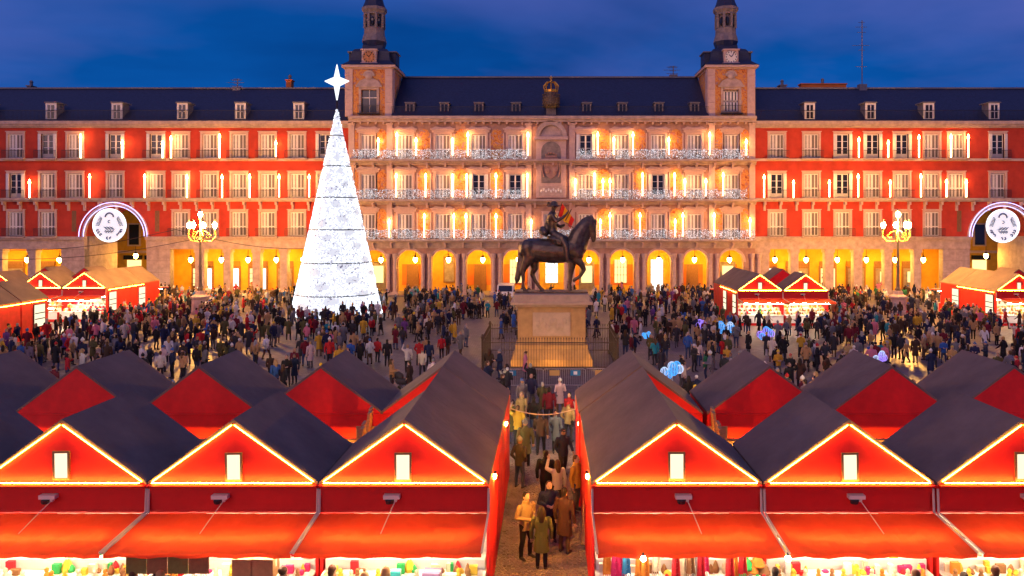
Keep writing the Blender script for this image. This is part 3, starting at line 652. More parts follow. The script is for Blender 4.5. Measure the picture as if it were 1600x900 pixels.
CANDLES = {'top floor of the left red building': [(126,208,247),(191,220,247),(254,222,247),(267,212,247),(343,208,247),(431,222,245)],
 'middle floor of the left red building': [(46,282,309),(140,271,309),(226,271,309),(292,272,309),(347,272,309),(390,271,309),(436,272,308),(483,272,308)],
 'top floor of the right red building': [(1342,215,246),(1388,221,246),(1436,210,246),(1486,209,246),(1513,209,246)],
 'middle floor of the right red building': [(1194,272,309),(1240,283,309),(1296,283,308),(1341,271,308),(1391,283,308),(1439,271,308),(1479,282,308),(1510,282,308)],
 'top balcony of the painted facade': [(591,217,243),(620,206,243),(650,217,243),(707,217,243),(731,206,243),(825,206,243),(934,206,242),(959,216,242),(989,206,242),(1045,216,242),(1109,206,242),(1166,220,242)],
 'middle balcony of the painted facade': [(619,270,308),(665,270,308),(707,271,308),(729,271,308),(775,270,308),(824,270,308),(899,281,306),(929,269,306),(942,281,306),(953,281,306),(1004,269,306),(1054,269,306),(1070,281,306),(1103,281,306),(1130,269,306)],
 'lowest balcony of the painted facade': [(608,344,371),(663,333,371),(709,333,371),(728,333,371),(775,333,371),(830,344,371),(938,344,369),(953,332,369),(1000,332,369),(1055,344,369),(1067,332,369),(1116,332,369),(1172,342,369)]}
for where, lst in CANDLES.items():
    for i, (p, a, b) in enumerate(lst):
        tall = (b - a) > 31
        candle(p, a, b, -.42 if 'red' in where else -.62, '%s candle light, %s from the left along the %s' % ('tall' if tall else 'short', ordinal(i), where), 'candle lights on the facades')

# ------------------------------------------------------------------ medallions in the arches
def medallion(px, py, side, mirror):
    Y = DB - .6; k = F / Y
    t = thing('light_medallion', 'round white light medallion hung in the arch of the %s red building' % side, 'light decoration', ((px - VX) / k, Y, H - (py - VY) / k), group='light medallions')
    r = 2.0
    b = MB(); b.tube([(r * math.cos(2 * math.pi * i / 32), 0, r * math.sin(2 * math.pi * i / 32)) for i in range(32)], .085, 6, closed=True); b.build('ring', 'led_white', t)
    if 'led_panel' not in MATS: mat('led_panel', (.55, .58, .66), .6, emit=(.80, .87, 1), es=.72); mat('film_blue', (.07, .08, .22), .5)
    b = MB(); b.tube([(0, .05, 0), (0, .10, 0)], r - .06, 32); b.build('panel', 'led_panel', t)
    s = -1 if mirror else 1; rr = random.Random(4); b = MB()
    def arc(cx, cz, ra, a0, a1, w=.06, sq=1):
        b.tube([(s * (cx + ra * math.cos(R(a0 + (a1 - a0) * i / 8))), -.02, cz + sq * ra * math.sin(R(a0 + (a1 - a0) * i / 8))) for i in range(9)], w, 4)
    arc(0, 1.0, .50, 0, 180, .10)
    for i in range(7): arc(1.25 + .04 * i, .75 - i * .17, .30, 100 - i * 8, 190 - i * 8, .045); arc(-1.25 - .04 * i, .75 - i * .17, .30, -10 + i * 8, 80 + i * 8, .045)
    for i in range(9): arc(-.5 + .125 * i, .15 - .12 * (i % 3), .28, 230, 300, .045, 1.5)
    for i in range(7): arc(-.45 + .15 * i, -.75 - .1 * (i % 2), .10, 20, 250, .05)
    arc(0, .45, .16, 60, 300, .05)
    for a in (205, 216, 228, 262, 276, 312, 324, 336): x, z = 1.58 * math.cos(R(a)), 1.58 * math.sin(R(a)); arc(x, z, .13, rr.uniform(0, 90), rr.uniform(220, 320), .075)
    b.build('filigree', 'film_blue', t)['kind'] = 'stuff'
    b = MB(); cx = (178.5 if side == 'left' else 1566)
    c0 = fx(cx) - t.location.x; z0 = Z1 - t.location.z
    for ra, yy in ((3.76, .5), (4.2, .3)):
        b.tube([(c0 + ra * math.cos(math.pi * i / 28), yy, z0 + ra * math.sin(math.pi * i / 28)) for i in range(29)], .045, 5)
    b.build('arch_strip', 'led_cool', t)
    b = MB(); b.tube([(-1.1, .05, 1.65), (-2.6, .4, 2.3)], .02, 4).tube([(1.1, .05, 1.65), (2.4, .4, 2.4)], .02, 4); b.build('wire', 'iron', t)
medallion(171, 352, 'left', False); medallion(1567, 353, 'right', True)

# ------------------------------------------------------------------ rooftop bits
def antenna(px, p0, p1, y, label):
    Y = DB + y; k = F / Y; X = (px - VX) / k; z1 = H - (p0 - VY) / k; z0 = H - (p1 - VY) / k
    t = thing('roof_antenna', label, 'antenna', (X, Y, z0)); h = z1 - z0
    b = MB(); b.tube([(0, 0, -1), (0, 0, h)], .07, 5); b.box(-.5, .5, -.4, .4, -1.2, .25); b.build('mast', 'lead', t)
    b = MB()
    for f_, w in ((.97, .5), (.9, .9), (.82, .7), (.62, 1.3), (.55, .5), (.3, .9)): b.tube([(-w, 0, h * f_), (w * .7, 0, h * f_)], .03, 4)
    b.build('dipole', 'lead', t)
antenna(1347, 32, 135, 6.5, 'tall thin television antenna on the right red building roof')
antenna(371, 123, 139, 6.5, 'small antenna on the left red building ridge')
antenna(1052, 103, 120, 6.5, 'short mast on the central roof beside the white clock tower')
def chimney(px, p0, w, label, kind):
    Y = DB + 8; k = F / Y; X = (px - VX) / k; z1 = H - (p0 - VY) / k
    t = thing('roof_chimney', label, 'chimney', (X, Y, 24))
    b = MB(); b.box(-w, w, -.5, .5, 0, z1 - 24); b.box(-w - .12, w + .12, -.6, .6, z1 - 24, z1 - 23.85); b.build('stack', kind, t)
    b = MB(); b.lathe([(.2, 0), (.2, .5), (.28, .52), (.1, .75)], (0, 0, z1 - 23.85), 8); b.build('pot', 'lead', t)
chimney(453, 127, .35, 'brick chimney with pot on the roof behind the tree star', 'orange_wall')
chimney(49, 136, .25, 'small chimney on the ridge near the left picture edge', 'granite_dark')
chimney(1285, 133, 3.0, 'wide low brick chimney block on the right red roof', 'orange_wall')
chimney(1222, 135, .4, 'narrow chimney beside the white clock tower roof', 'granite_dark')

# ------------------------------------------------------------------ market stalls
mat('stall_red', (.74, .016, .014), .55, var=.2, scale=1.4, bump=.12, bscale=6)
mat('stall_trim', (.56, .014, .010), .5, var=.1, scale=2)
mat('canvas_red', (.64, .040, .006), .75, var=.16, scale=1.6, trans=.18, bump=.22, bscale=2.2)
mat('felt', (.175, .120, .090), .75, var=.22, scale=.8, bump=.35, bscale=5)
mat('wood_warm', (.46, .27, .11), .7, var=.25, scale=5, stretch=(1, 1, 6))
mat('frame_brown', (.16, .10, .05), .6)
mat('white_cloth', (.80, .78, .74), .7, var=.05, scale=3)
mat('rope', (.62, .50, .38), .8)
mat('metal_pale', (.74, .62, .48), .6)
mat('tarp', (.36, .33, .42), .35, var=.25, scale=1.5, bump=.5, bscale=3, trans=.3)
emat('led_strip', (1, .44, .035), 85)
emat('led_rail', (1, .44, .04), 140)
emat('pane_lit', (1, .86, .58), 1.35)
emat('stall_tube', (1, .80, .50), 190)
emat('bulb_hot', (1, .86, .62), 60)
emat('fill_yellow', (1, .42, .04), 1500)
HW, ZEV, ZAP, DP = 2.0, 3.0, 4.47, 3.0
sl = math.atan2(ZAP - ZEV, HW)
def slope_mesh(sx, y0, y1, th=.07, name='roof_panel'):
    b = MB(); ov = .05
    dxn, dzn = math.sin(sl) * th, math.cos(sl) * th
    a = (0, ZAP); e = (sx * (HW + ov * .2), ZEV - (ZAP - ZEV) / HW * ov * .2)
    b.py([(a[0], a[1]), (e[0], e[1]), (e[0], e[1] + th * 1.1), (a[0], a[1] + th * 1.25)] if sx > 0 else [(a[0], a[1]), (a[0], a[1] + th * 1.25), (e[0], e[1] + th * 1.1), (e[0], e[1])], y0, y1)
    k = y0 + 1.0
    while False:
        b.py([(a[0], a[1] + th * 1.26), (e[0], e[1] + th * 1.11), (e[0], e[1] + th * 1.11 + .018), (a[0], a[1] + th * 1.26 + .018)], k, k + .05); k += 1.0
    return b.mesh(name, 'felt')
M = {}
M['roofL'] = slope_mesh(-1, -.045, DP); M['roofR'] = slope_mesh(1, -.045, DP)
M['midL'] = slope_mesh(-1, DP + .012, 6.36); M['midR'] = slope_mesh(1, DP + .012, 6.36)
b = MB(); b.py([(-HW + .06, ZEV + .03), (HW - .06, ZEV + .03), (0, ZAP - .03)], 0, .05); M['gable'] = b.mesh('gable_wall', 'stall_red')
b = MB(); b.py([(-HW + .01, ZEV + .003), (HW - .01, ZEV + .003), (0, ZAP + .02)], DP - .05, DP - .01); b.box(-HW + .03, HW - .03, DP - .05, DP - .01, 0, ZEV - .01); b.box(-HW + .03, HW - .03, DP - .01, DP + .012, ZEV - .04, ZEV + .0); b.box(-HW + .03, HW - .03, DP - .01, DP + .016, 1.6, 1.68); M['back'] = b.mesh('back_wall', 'stall_red')
b = MB(); b.box(-HW + .03, HW - .03, .0, .06, 2.32, 2.80); b.box(-HW + .03, HW - .03, -.035, .02, 2.802, 2.985); M['lintel'] = b.mesh('lintel', 'stall_trim')
b = MB(); b.box(-HW, HW, -.17, .04, 2.987, 3.02); M['ledge'] = b.mesh('ledge', 'stall_trim')
b = MB()
for i in range(3): b.box(0, .04, .04 + i * .99, .04 + (i + 1) * .99 - .008, .02, ZEV - .02)
b.box(-.012, .045, .0, .09, 0, ZEV - .03).box(-.012, .045, DP - .1, DP - .012, 0, ZEV - .03); M['side'] = b.mesh('side_wall', 'stall_red')
b = MB()
for i in range(3): b.box(0, .04, DP + .0 + i * 1.12, DP + (i + 1) * 1.12 - .008, .02, ZEV - .02)
M['sidemid'] = b.mesh('side_wall', 'stall_red')
# awning: nearly flat flap hinged under the lintel
AW = 1.85
def awning_mesh(seed):
    r_ = random.Random(seed); b = MB(); n, mcol = 10, 24; ph = r_.uniform(0, 6); am = r_.uniform(.010, .022)
    P = lambda i, j: (-1.985 + 3.97 * i / mcol, -.06 - (AW - .06) * j / n, 2.33 - .15 * (j / n) ** 1.3 - .045 * math.sin(math.pi * i / mcol) * math.sin(math.pi * j / n) + am * math.sin(i * 1.1 + ph) * (j / n) + .008 * math.sin(i * 2.7 + j + ph))
    for j in range(n):
        for i in range(mcol): b.poly([P(i, j), P(i + 1, j), P(i + 1, j + 1), P(i, j + 1)])
    for i in range(mcol):
        p0, p1 = P(i, n), P(i + 1, n); b.poly([p0, p1, (p1[0], p1[1] - .01, p1[2] - .08), (p0[0], p0[1] - .01, p0[2] - .08)])
    return b.mesh('awning', 'canvas_red', True)
for _i in range(4): M['awning%d' % _i] = awning_mesh(_i)
b = MB(); b.tube([(0, -.05, 2.36), (0, -AW - .02, 2.20)], .026, 6); b.tube([(0, -.02, 2.9), (0, -.06, 2.36)], .03, 5); M['arm'] = b.mesh('awning_arm', 'rope')
def stripm(p, q, r, m, nm): b = MB(); b.tube([p, q], r, 5); return b.mesh(nm, m)
M['ledL'] = stripm((-.03, -.055, ZAP - .05), (-HW + .10, -.055, ZEV + .085), .011, 'led_strip', 'led_strip'); M['ledR'] = stripm((.03, -.055, ZAP - .05), (HW - .10, -.055, ZEV + .085), .011, 'led_strip', 'led_strip')
M['ledB'] = stripm((-HW + .12, -.125, ZEV + .075), (HW - .12, -.125, ZEV + .075), .011, 'led_rail', 'led_strip')
b = MB(); b.box(-.2, -.155, -.05, -.002, -.34, .34).box(.155, .2, -.05, -.002, -.34, .34).box(-.155, .155, -.05, -.002, .295, .34).box(-.155, .155, -.05, -.002, -.34, -.295); M['wframe'] = b.mesh('window_frame', 'frame_brown')
b = MB(); b.box(-.155, .155, -.03, -.004, -.295, .295); M['wpane'] = b.mesh('pane', 'pane_lit')
b = MB(); b.box(-.19, .19, -.16, -.004, -.02, .07).mt(1).lathe([(.09, -.13), (.11, -.05), (.08, -.022)], (-.05, -.1, 0), 8).mt(0).box(.06, .12, -.13, -.05, -.09, -.021); M['spot'] = b.mesh('bracket_lamp', ['metal_pale', 'iron'])
def ropem(dx_): b = MB(); b.tube([(.09, -.1, -.06), (.09 + dx_ * .5, -.55, -.26), (.09 + dx_, -1.0, -.47)], .013, 4); return b.mesh('rope', 'rope')
M['ropeL'] = ropem(-.15); M['ropeR'] = ropem(.15)
b = MB(); b.mt(0).box(-1.9, 1.9, -.55, .5, .02, .88).mt(1).box(-1.93, 1.93, -.62, .52, .882, .93).py([(-1.85, .94), (1.85, .94), (1.85, .95), (-1.85, .95)], -.5, .5)
b.mt(1).box(-1.9, 1.9, .1, .5, .932, 1.18).box(-1.9, 1.9, .5, .95, .932, 1.45); b.mt(1).box(-1.9, 1.9, -.575, -.552, .25, .87); M['counter'] = b.mesh('counter', ['stall_red', 'white_cloth'])
b = MB(); b.box(-1.9, 1.9, 2.7, 2.8, .05, 2.7); M['backdrop'] = b.mesh('display_wall', 'white_cloth')
b = MB(); b.tube([(-1.7, -1.15, 2.02), (1.7, -1.15, 2.02)], .022, 5); b.tube([(-1.7, .4, 2.2), (1.7, .4, 2.2)], .022, 5); M['tube'] = b.mesh('fluorescent_tube', 'stall_tube')
b = MB(); b.box(-1.9, 1.9, .06, DP - .06, 2.72, 2.75); M['ceil'] = b.mesh('ceiling', 'white_cloth')
b = MB(); b.tube([(.06, .3, ZEV - .13), (.06, 6.3, ZEV - .13)], .016, 5); M['eaveled'] = b.mesh('led_strip', 'led_strip')
b = MB(); b.box(0, .03, -.55, .55, -.85, .85); M['poster'] = b.mesh('lit_poster', 'pane_lit')
b = MB(); b.box(-.06, .02, -.62, .62, .86, .93).box(-.06, .02, -.62, .62, -.93, -.86).box(-.06, .025, -.62, -.56, -.85, .85).box(-.06, .025, .56, .62, -.85, .85).box(.03, .05, -.5, .5, .15, .22).box(.03, .05, -.5, .5, -.3, -.23); M['posterf'] = b.mesh('poster_frame', 'iron')

def goodsm(seed, cols):
    r_ = random.Random(seed); b = MB()
    for i in range(90):
        x = r_.uniform(-1.8, 1.8); k = r_.randrange(3); y, z = ((-.1, .952), (.3, 1.182), (.72, 1.452))[k]; y += r_.uniform(-.1, .1); w = r_.uniform(.04, .11); h = r_.uniform(.06, .3); b.mt(r_.randrange(len(cols)))
        if r_.random() < .5: b.box(x - w, x + w, y - .05, y + .05, z, z + h)
        else: b.lathe([(w * .8, 0), (w, h * .3), (w * .5, h * .8), (.01, h)], (x, y, z), 7)
    for i in range(26):
        x = r_.uniform(-1.8, 1.8); w = r_.uniform(.05, .13); h = r_.uniform(.15, .5); b.mt(r_.randrange(len(cols))); b.box(x - w, x + w, 2.58, 2.68, 2.0 - h, 2.0)
    return b.mesh('goods', ['g_' + c for c in cols])
GCOL = {'pink': (.75, .03, .16), 'blue': (.03, .22, .45), 'orange': (.75, .25, .03), 'red': (.62, .02, .03), 'white': (.75, .73, .70), 'green': (.02, .38, .10), 'yellow': (.75, .52, .05), 'brown': (.26, .13, .05), 'olive': (.16, .16, .04), 'teal': (.03, .40, .45), 'violet': (.30, .18, .36), 'cardboard': (.44, .25, .10), 'grey': (.3, .3, .32), 'cream': (.7, .6, .42)}
for k, c in GCOL.items(): mat('g_' + k, c, .75, var=.15, scale=9, bump=.2)
GM = [goodsm(1, ['yellow', 'cream', 'orange', 'brown']), goodsm(2, ['white', 'cream', 'pink', 'yellow', 'red']), goodsm(3, ['yellow', 'green', 'red', 'cream', 'brown'])]
rv = random.Random(31)
def stall(cx, y, label, facing=1, rope='L', passage=0, group='red market stalls', eave=0, posters=(), plain=False):
    """facing 1: front towards the viewer; -1: turned away.  passage +-1: a closing roof slope and wall towards that side"""
    t = thing('market_stall', label, 'market stall', (cx, y, 0), 0 if facing > 0 else math.pi, group=group)
    I = lambda n_, k, p=t, loc=(0, 0, 0), rot=(0, 0, 0): inst(n_, M[k], p, loc, rot)
    I('roof_panel', 'roofL'); I('roof_panel', 'roofR'); I('gable_wall', 'gable'); I('back_wall', 'back'); I('lintel', 'lintel'); I('ledge', 'ledge')
    I('side_wall', 'side', t, (HW - .045, 0, 0)); I('side_wall', 'side', t, (-HW + .045, DP, 0), (0, 0, math.pi))
    a = I('awning', 'awning%d' % (int(abs(cx * 3 + y)) % 4)); I('awning_arm', 'arm', a, (-1.995, 0, 0)); I('awning_arm', 'arm', a, (1.995, 0, .012))
    I('led_strip', 'ledL'); I('led_strip', 'ledR'); I('led_strip', 'ledB')
    w = I('window_frame', 'wframe', t, (rv.uniform(-.03, .03), 0, 3.44 + rv.uniform(-.03, .03)), (0, rv.uniform(-.02, .02), 0)); I('pane', 'wpane', w)
    s = I('bracket_lamp', 'spot', t, (-.28 if rope == 'L' else .15, 0, 2.72)); I('rope', 'rope' + rope, s)
    I('counter', 'counter'); I('display_wall', 'backdrop'); I('fluorescent_tube', 'tube'); I('ceiling', 'ceil'); inst('goods', GM[int(abs(cx * 7)) % 3], t)['kind'] = 'stuff'
    if passage:
        k = 'midR' if passage > 0 else 'midL'
        I('roof_panel', k); I('side_wall', 'sidemid', t, ((HW - .045) if passage > 0 else (-HW + .005), 0, 0))
    if eave: I('led_strip', 'eaveled', t, (eave * (HW + .0) - (.12 if eave < 0 else 0), 0, 0))
    for py_, ch in posters:
        f_ = inst('poster_frame', M['posterf'], t, (eave * (HW + .02), py_, 1.75), (0, 0, 0 if eave > 0 else math.pi)); inst('lit_poster', M['poster'], f_)
    return t
Y1, Y2 = F / 66.0, F / 66.0 * 1.364 + 3.0
LX = [-3.41, -7.45, -11.5, -15.55]; RX = [3.03, 7.1, 11.2]
nmL = ['front market stall bordering the passage on its left', 'second front stall left of the passage, scarf-brown panels below', 'third front stall left of the passage', 'front stall cut off by the left picture edge']
nmR = ['front market stall bordering the passage on its right, hats and scarves', 'second front stall right of the passage', 'front stall at the right picture edge']
FRONT = []
for i, x in enumerate(LX): FRONT.append(stall(x, Y1, nmL[i], rope='L', passage=1 if i == 0 else 0))
for i, x in enumerate(RX): FRONT.append(stall(x, Y1, nmR[i], rope='R', passage=-1 if i == 0 else 0))
for i, x in enumerate([-3.41, -7.36, -11.3, -15.25, -19.25]):
    stall(x, Y2, ['rear stall turned away beside the passage, left side, same ridge as the one ahead', 'rear stall turned away, red back gable, second left of the passage', 'rear stall turned away, red back gable, third left of the passage', 'rear stall turned away, red back gable, fourth left of the passage', 'rear stall roof at the left picture edge'][i], -1)
for i, x in enumerate([2.98, 7.15, 11.1, 15.05]):
    stall(x, Y2, ['rear stall turned away beside the passage, right side, same ridge as the one ahead', 'rear stall turned away, red back gable, second right of the passage', 'rear stall turned away, red back gable, third right of the passage', 'rear stall turned away at the right picture edge'][i], -1)
# stalls across the square
stall(-42.7, 68.6, 'far stall with bright white counter and long lit side wall, left', passage=1, eave=1, posters=((1.0, 0), (6.0, 0)), group='far market stalls')
stall(-46.75, 68.6, 'far stall with lit gable between two others, left', group='far market stalls'); stall(-50.8, 68.6, 'far stall half cut off by the left picture edge', group='far market stalls')
for i, x in enumerate((-42.7, -46.7, -50.7)): stall(x, 78.0, 'far stall roof behind the lit gables at left, %s from the arch' % ordinal(i), -1, group='far market stalls')
stall(-42.4, 50.7, 'long stall with lit side wall at the left edge, hidden front', passage=1, eave=1, posters=((2.0, 0), (8.4, 0)), group='far market stalls'); stall(-42.4, 60.2, 'rear half of the long stall at the left edge', -1, eave=-1, posters=((1.0, 0),), group='far market stalls')
stall(18.75, 66.1, 'far stall with yellow counter and lit left side, right of the statue', passage=-1, eave=-1, posters=((1.0, 0), (4.6, 0)), group='far market stalls'); stall(22.8, 66.1, 'far stall with lit gable, second right of the statue', group='far market stalls')
stall(18.75, 75.5, 'far stall roof behind the lit gable right of the statue', -1, group='far market stalls'); stall(22.8, 75.5, 'far stall with dark red back gable right of the statue', -1, group='far market stalls')
stall(41.7, 66.1, 'far stall with tan roof and lit side wall, right picture edge', passage=-1, eave=-1, posters=((1.0, 0), (6.6, 0)), group='far market stalls'); stall(41.7, 75.5, 'rear half of the far stall at the right edge', -1, group='far market stalls')
stall(45.75, 66.1, 'far stall beyond the tan roofed one at the right edge', group='far market stalls') if False else None
stall(45.75, 75.5, 'far stall roof behind the tan roofed stall', -1, group='far market stalls')

# service lane between the two rows: tarpaulin sheets on battens, boards, unseen lamps added to light it yellow
def lane(x0, x1, nm):
    t = thing('tarpaulin_cover', 'grey plastic tarpaulin on wooden battens between the stall rows, %s of the passage' % nm, 'tarpaulin', ((x0 + x1) / 2, Y1 + 4.7, 2.2))
    w = (x1 - x0) / 2; b = MB(); n = 14
    for i in range(n):
        for j in range(4):
            P = lambda u, v: (-w + 2 * w * u / n, -1.45 + 2.7 * v / 4, -.25 + .05 * math.sin(u * 1.9) * math.cos(v * 2.3) + .07 * v)
            b.poly([P(i, j), P(i + 1, j), P(i + 1, j + 1), P(i, j + 1)])
    b.build('sheet', 'tarp', t)
    b = MB(); b.tube([(0, -1.5, 0), (0, 1.3, .08)], .03, 4); bm = b.mesh('batten', 'wood_warm')
    for i in range(int(w * 2 / .8)): inst('batten', bm, t, (-w + .4 + i * .8, 0, -.12))
    b = MB(); b.box(-w, w, 1.28, 1.36, -.1, .12); b.build('beam', 'wood_warm', t)
    for k, xx in enumerate((-w + .9, 0, w - .9)):
        l = thing('gap_fill_lamp', 'added unseen fill lamp between the stall rows, %s %s of the passage' % (ordinal(k), nm), 'lamp', ((x0 + x1) / 2 + xx, Y1 + 5.6, 1.55), group='added fill lamps between the rows')
        b = MB(); b.ball((0, 0, 0), .06, 8, 6); b.build('bulb', 'fill_yellow', l); b = MB(); b.tube([(0, 0, .05), (0, 0, .35)], .03, 5); b.build('socket', 'iron', l)
lane(-17.4, -5.6, 'left'); lane(5.2, 16.6, 'right')
for x_, nm in ((-3.9, 'left'), (3.5, 'right')):  # hidden lamps added under the half roofs to light the boards yellow
    l = thing('gap_fill_lamp', 'added unseen fill lamp under the open half roof %s of the passage' % nm, 'lamp', (x_, Y1 + 4.6, 1.9), group='added fill lamps between the rows')
    b = MB(); b.ball((0, 0, 0), .06, 8, 6); b.build('bulb', 'fill_yellow', l); b = MB(); b.tube([(0, 0, .05), (0, 0, .35)], .03, 5); b.build('socket', 'iron', l)
def boards(cx, sx, nm):
    t = thing('timber_boards', 'yellow lit timber boards propped beside the %s passage stall' % nm, 'boards', (cx, Y1 + 4.8, 0)); 
    for k in range(4):
        b = MB(); b.box(-.04, .04, -.16, .16, 0, 3.4); b.build('board', 'wood_warm', t, (sx * (.1 * k), -1.3 + .85 * k, .0), (R(5 * (k % 2)), sx * R(-6), 0))
    b = MB(); b.box(-.45, .45, -.03, .03, 2.0, 2.75); b.build('panel', 'wood_warm', t, (-sx * .0, 1.1, 0))
boards(-5.62, -1, 'left'); boards(5.2, 1, 'right')

# goods under the awnings
def scarf(X, Y, z, col, ln, label):
    b = MB(); w = .085; n = 6
    for i in range(n):
        za, zb = -ln * i / n, -ln * (i + 1) / n; wa, wb = w * (.7 + .5 * i / n), w * (.7 + .5 * (i + 1) / n)
        for k in range(4):
            f0, f1 = k / 4, (k + 1) / 4; g = lambda f, s: (-1 + 2 * f) * s
            b.poly([(g(f0, wa), .03 * math.sin(f0 * 9 + 1), za), (g(f1, wa), .03 * math.sin(f1 * 9 + 1), za), (g(f1, wb), .035 * math.sin(f1 * 9 + 1.3), zb), (g(f0, wb), .035 * math.sin(f0 * 9 + 1.3), zb)])
    for k in range(5): x = -w * 1.1 + k * w * .55; b.tube([(x, 0, -ln), (x + .01, .01, -ln - .09)], .01, 3)
    b.tube([(0, 0, .12), (0, 0, 0)], .008, 3)
    return tag(b.build('scarf', 'g_' + col, None, (X, Y, z)), label, 'scarf', 'hanging scarves')
def hat(X, Y, z, col, label):
    b = MB(); b.lathe([(.13, 0), (.145, .02), (.135, .06), (.12, .14), (.07, .2), (.02, .215)], n=12); b.lathe([(.15, 0), (.155, .035), (.15, .06)], n=12); b.ball((0, 0, .24), .045, 7, 5)
    return tag(b.build('knit_hat', 'g_' + col, None, (X, Y, z), smooth=True), label, 'hat', 'knit hats')
def boxed(X, Y, z, w, d, h, col, label, name='carton', cat='box'):
    t = thing(name, label, cat, (X, Y, z), random.uniform(-.1, .1)); b = MB(); b.box(-w/2, w/2, -d/2, d/2, 0, h); b.build('body', 'g_' + col, t)
    b = MB(); b.box(-w/2 - .004, w/2 + .004, -.03, .03, h * .5, h + .004); b.build('tape', 'g_cream', t)
def toy(X, Y, z, col, label):
    b = MB(); b.lathe([(.05, 0), (.065, .02), (.06, .10), (.03, .13), (.05, .16), (.045, .21), (.01, .24)], n=8)
    return tag(b.build('figurine', 'g_' + col, None, (X, Y, z), smooth=True), label, 'figurine', 'small figurines on the counters')
rg = random.Random(12)
cx = RX[0]
for i, (dx_, col) in enumerate([(-1.72,'orange'),(-1.55,'pink'),(-1.42,'pink'),(-1.30,'blue'),(-1.0,'orange'),(-.88,'orange'),(-.62,'cream'),(-.2,'red'),(.0,'cream'),(.13,'brown'),(.24,'white'),(.36,'red'),(.46,'pink'),(1.0,'red'),(1.12,'orange'),(1.28,'red')]):
    scarf(cx + dx_, Y1 - 1.0 - .1 * (i % 2), 2.02, col, .62 + .12 * (i % 3), '%s scarf hanging %s from the passage under the right awning' % (col, ordinal(i) if i < 15 else 'last'))
for i, (dx_, col) in enumerate([(-.35,'red'),(-.1,'red'),(1.55,'grey'),(1.7,'green'),(1.85,'red')]): hat(cx + dx_, Y1 - .78, .96, col, '%s knit hat on the counter of the scarf stall, %s from the passage' % (col, ordinal(i)))
for i, (dx_, dz, col) in enumerate([(1.35,.0,'green'),(1.5,.14,'green'),(1.62,.05,'orange'),(1.75,.2,'orange'),(1.28,.18,'grey'),(1.88,.02,'brown')]): hat(cx + dx_, Y1 - .62, 1.16 + dz, col, '%s knit hat piled near the second right stall, %s of the pile' % (col, ordinal(i)))
for s_i, cx in ((1, RX[1]), (2, RX[2])):
    for i in range(34):
        col = rg.choice(['yellow', 'cream', 'orange', 'brown', 'yellow']); r_ = i // 12
        toy(cx - 1.75 + (i % 12) * .3 + rg.uniform(-.04, .04), Y1 + (-.40, .3, .7)[r_], (.955, 1.185, 1.455)[r_], col, 'small %s figurine, %s along the %s step of the %s right stall' % (col, ordinal(i % 12), ('front', 'middle', 'back')[r_], ('second', 'edge')[s_i - 1]))
for i, (dx_, col) in enumerate([(-1.35,'olive'),(-.9,'brown'),(-.45,'olive'),(.0,'brown')]):
    t = thing('plastic_panel', '%s tinted plastic sheet hanging under the second left awning, %s from left' % (col, ordinal(i)), 'plastic sheet', (LX[1] - .1 + dx_, Y1 - 1.55, 1.62)); b = MB(); b.box(-.22, .22, -.008, .008, 0, .46); b.build('sheet', 'g_' + col, t); b = MB(); b.tube([(-.22, 0, .46), (.22, 0, .46)], .015, 4); b.build('rod', 'rope', t)
for i, (x, col, w) in enumerate([(LX[1] + .75, 'cardboard', .42), (LX[1] + 1.2, 'cardboard', .5)]): boxed(x, Y1 - 1.2, 1.42, w, .35, .42, col, 'brown cardboard box hung under the second left awning, %s' % ('nearer the sheets' if i == 0 else 'nearer the passage'))
boxed(LX[0] - .1, Y1 - .5, .94, .22, .2, .26, 'teal', 'teal gift bag on the stall counter left of the passage', 'gift_bag', 'bag')
boxed(LX[0] + .75, Y1 - .6, .94, .4, .3, .3, 'violet', 'violet bundle on the stall counter left of the passage', 'bundle', 'bundle')
boxed(LX[0] + 1.15, Y1 - .62, .94, .3, .3, .2, 'white', 'white parcel on the stall counter left of the passage', 'parcel', 'parcel')
for s_i, cx in ((0, LX[0]), (1, LX[1]), (2, LX[2])):
    for i in range(24):
        col = rg.choice(['yellow', 'cream', 'orange', 'brown', 'white']); r_ = i // 12
        toy(cx - 1.75 + (i % 12) * .3 + rg.uniform(-.12, .12), Y1 + (-.42, .3)[r_] + rg.uniform(-.08, .08), (.955, 1.185)[r_], col, 'small %s figurine, %s along the %s step of the %s left stall' % (col, ordinal(i % 12), ('front', 'middle')[r_], ('passage-side', 'second', 'third')[s_i]))
for i, x in enumerate((RX[0] - 1.02, RX[0] + 2.05)):
    l = thing('stall_bulb', 'glaring bulb under the awning edge of the scarf stall, %s' % ('near the passage' if i == 0 else 'near the next stall'), 'lamp', (x, Y1 - 1.84, 2.12)); b = MB(); b.ball((0, 0, -.04), .065, 10, 7); b.build('bulb', 'bulb_hot', l); b = MB(); b.tube([(0, 0, .0), (0, 0, .08)], .03, 6); b.build('socket', 'iron', l)
for i, (x, y, z) in enumerate(((-1.52, 24.6, 2.55), (1.14, 24.6, 2.55), (-1.52, 19.4, 2.6), (1.14, 19.4, 2.6))):  # lamps added on both walls to warm the passage light
    l = thing('passage_fill_lamp', 'added yellow fill lamp on the %s passage wall, %s' % ('left' if x < 0 else 'right', 'near end' if y < 22 else 'far end'), 'lamp', (x, y, z), group='added passage fill lamps'); s_ = 1 if x < 0 else -1
    b = MB(); b.ball((s_ * .1, 0, 0), (.07, .12, .08), 10, 7); b.build('bulb', 'fill_yellow', l); b = MB(); b.box(min(0, s_ * .05), max(0, s_ * .05), -.1, .1, -.06, .1); b.box(min(0, s_ * .17), max(0, s_ * .17), -.1, .1, .08, .1); b.build('bracket', 'iron', l)
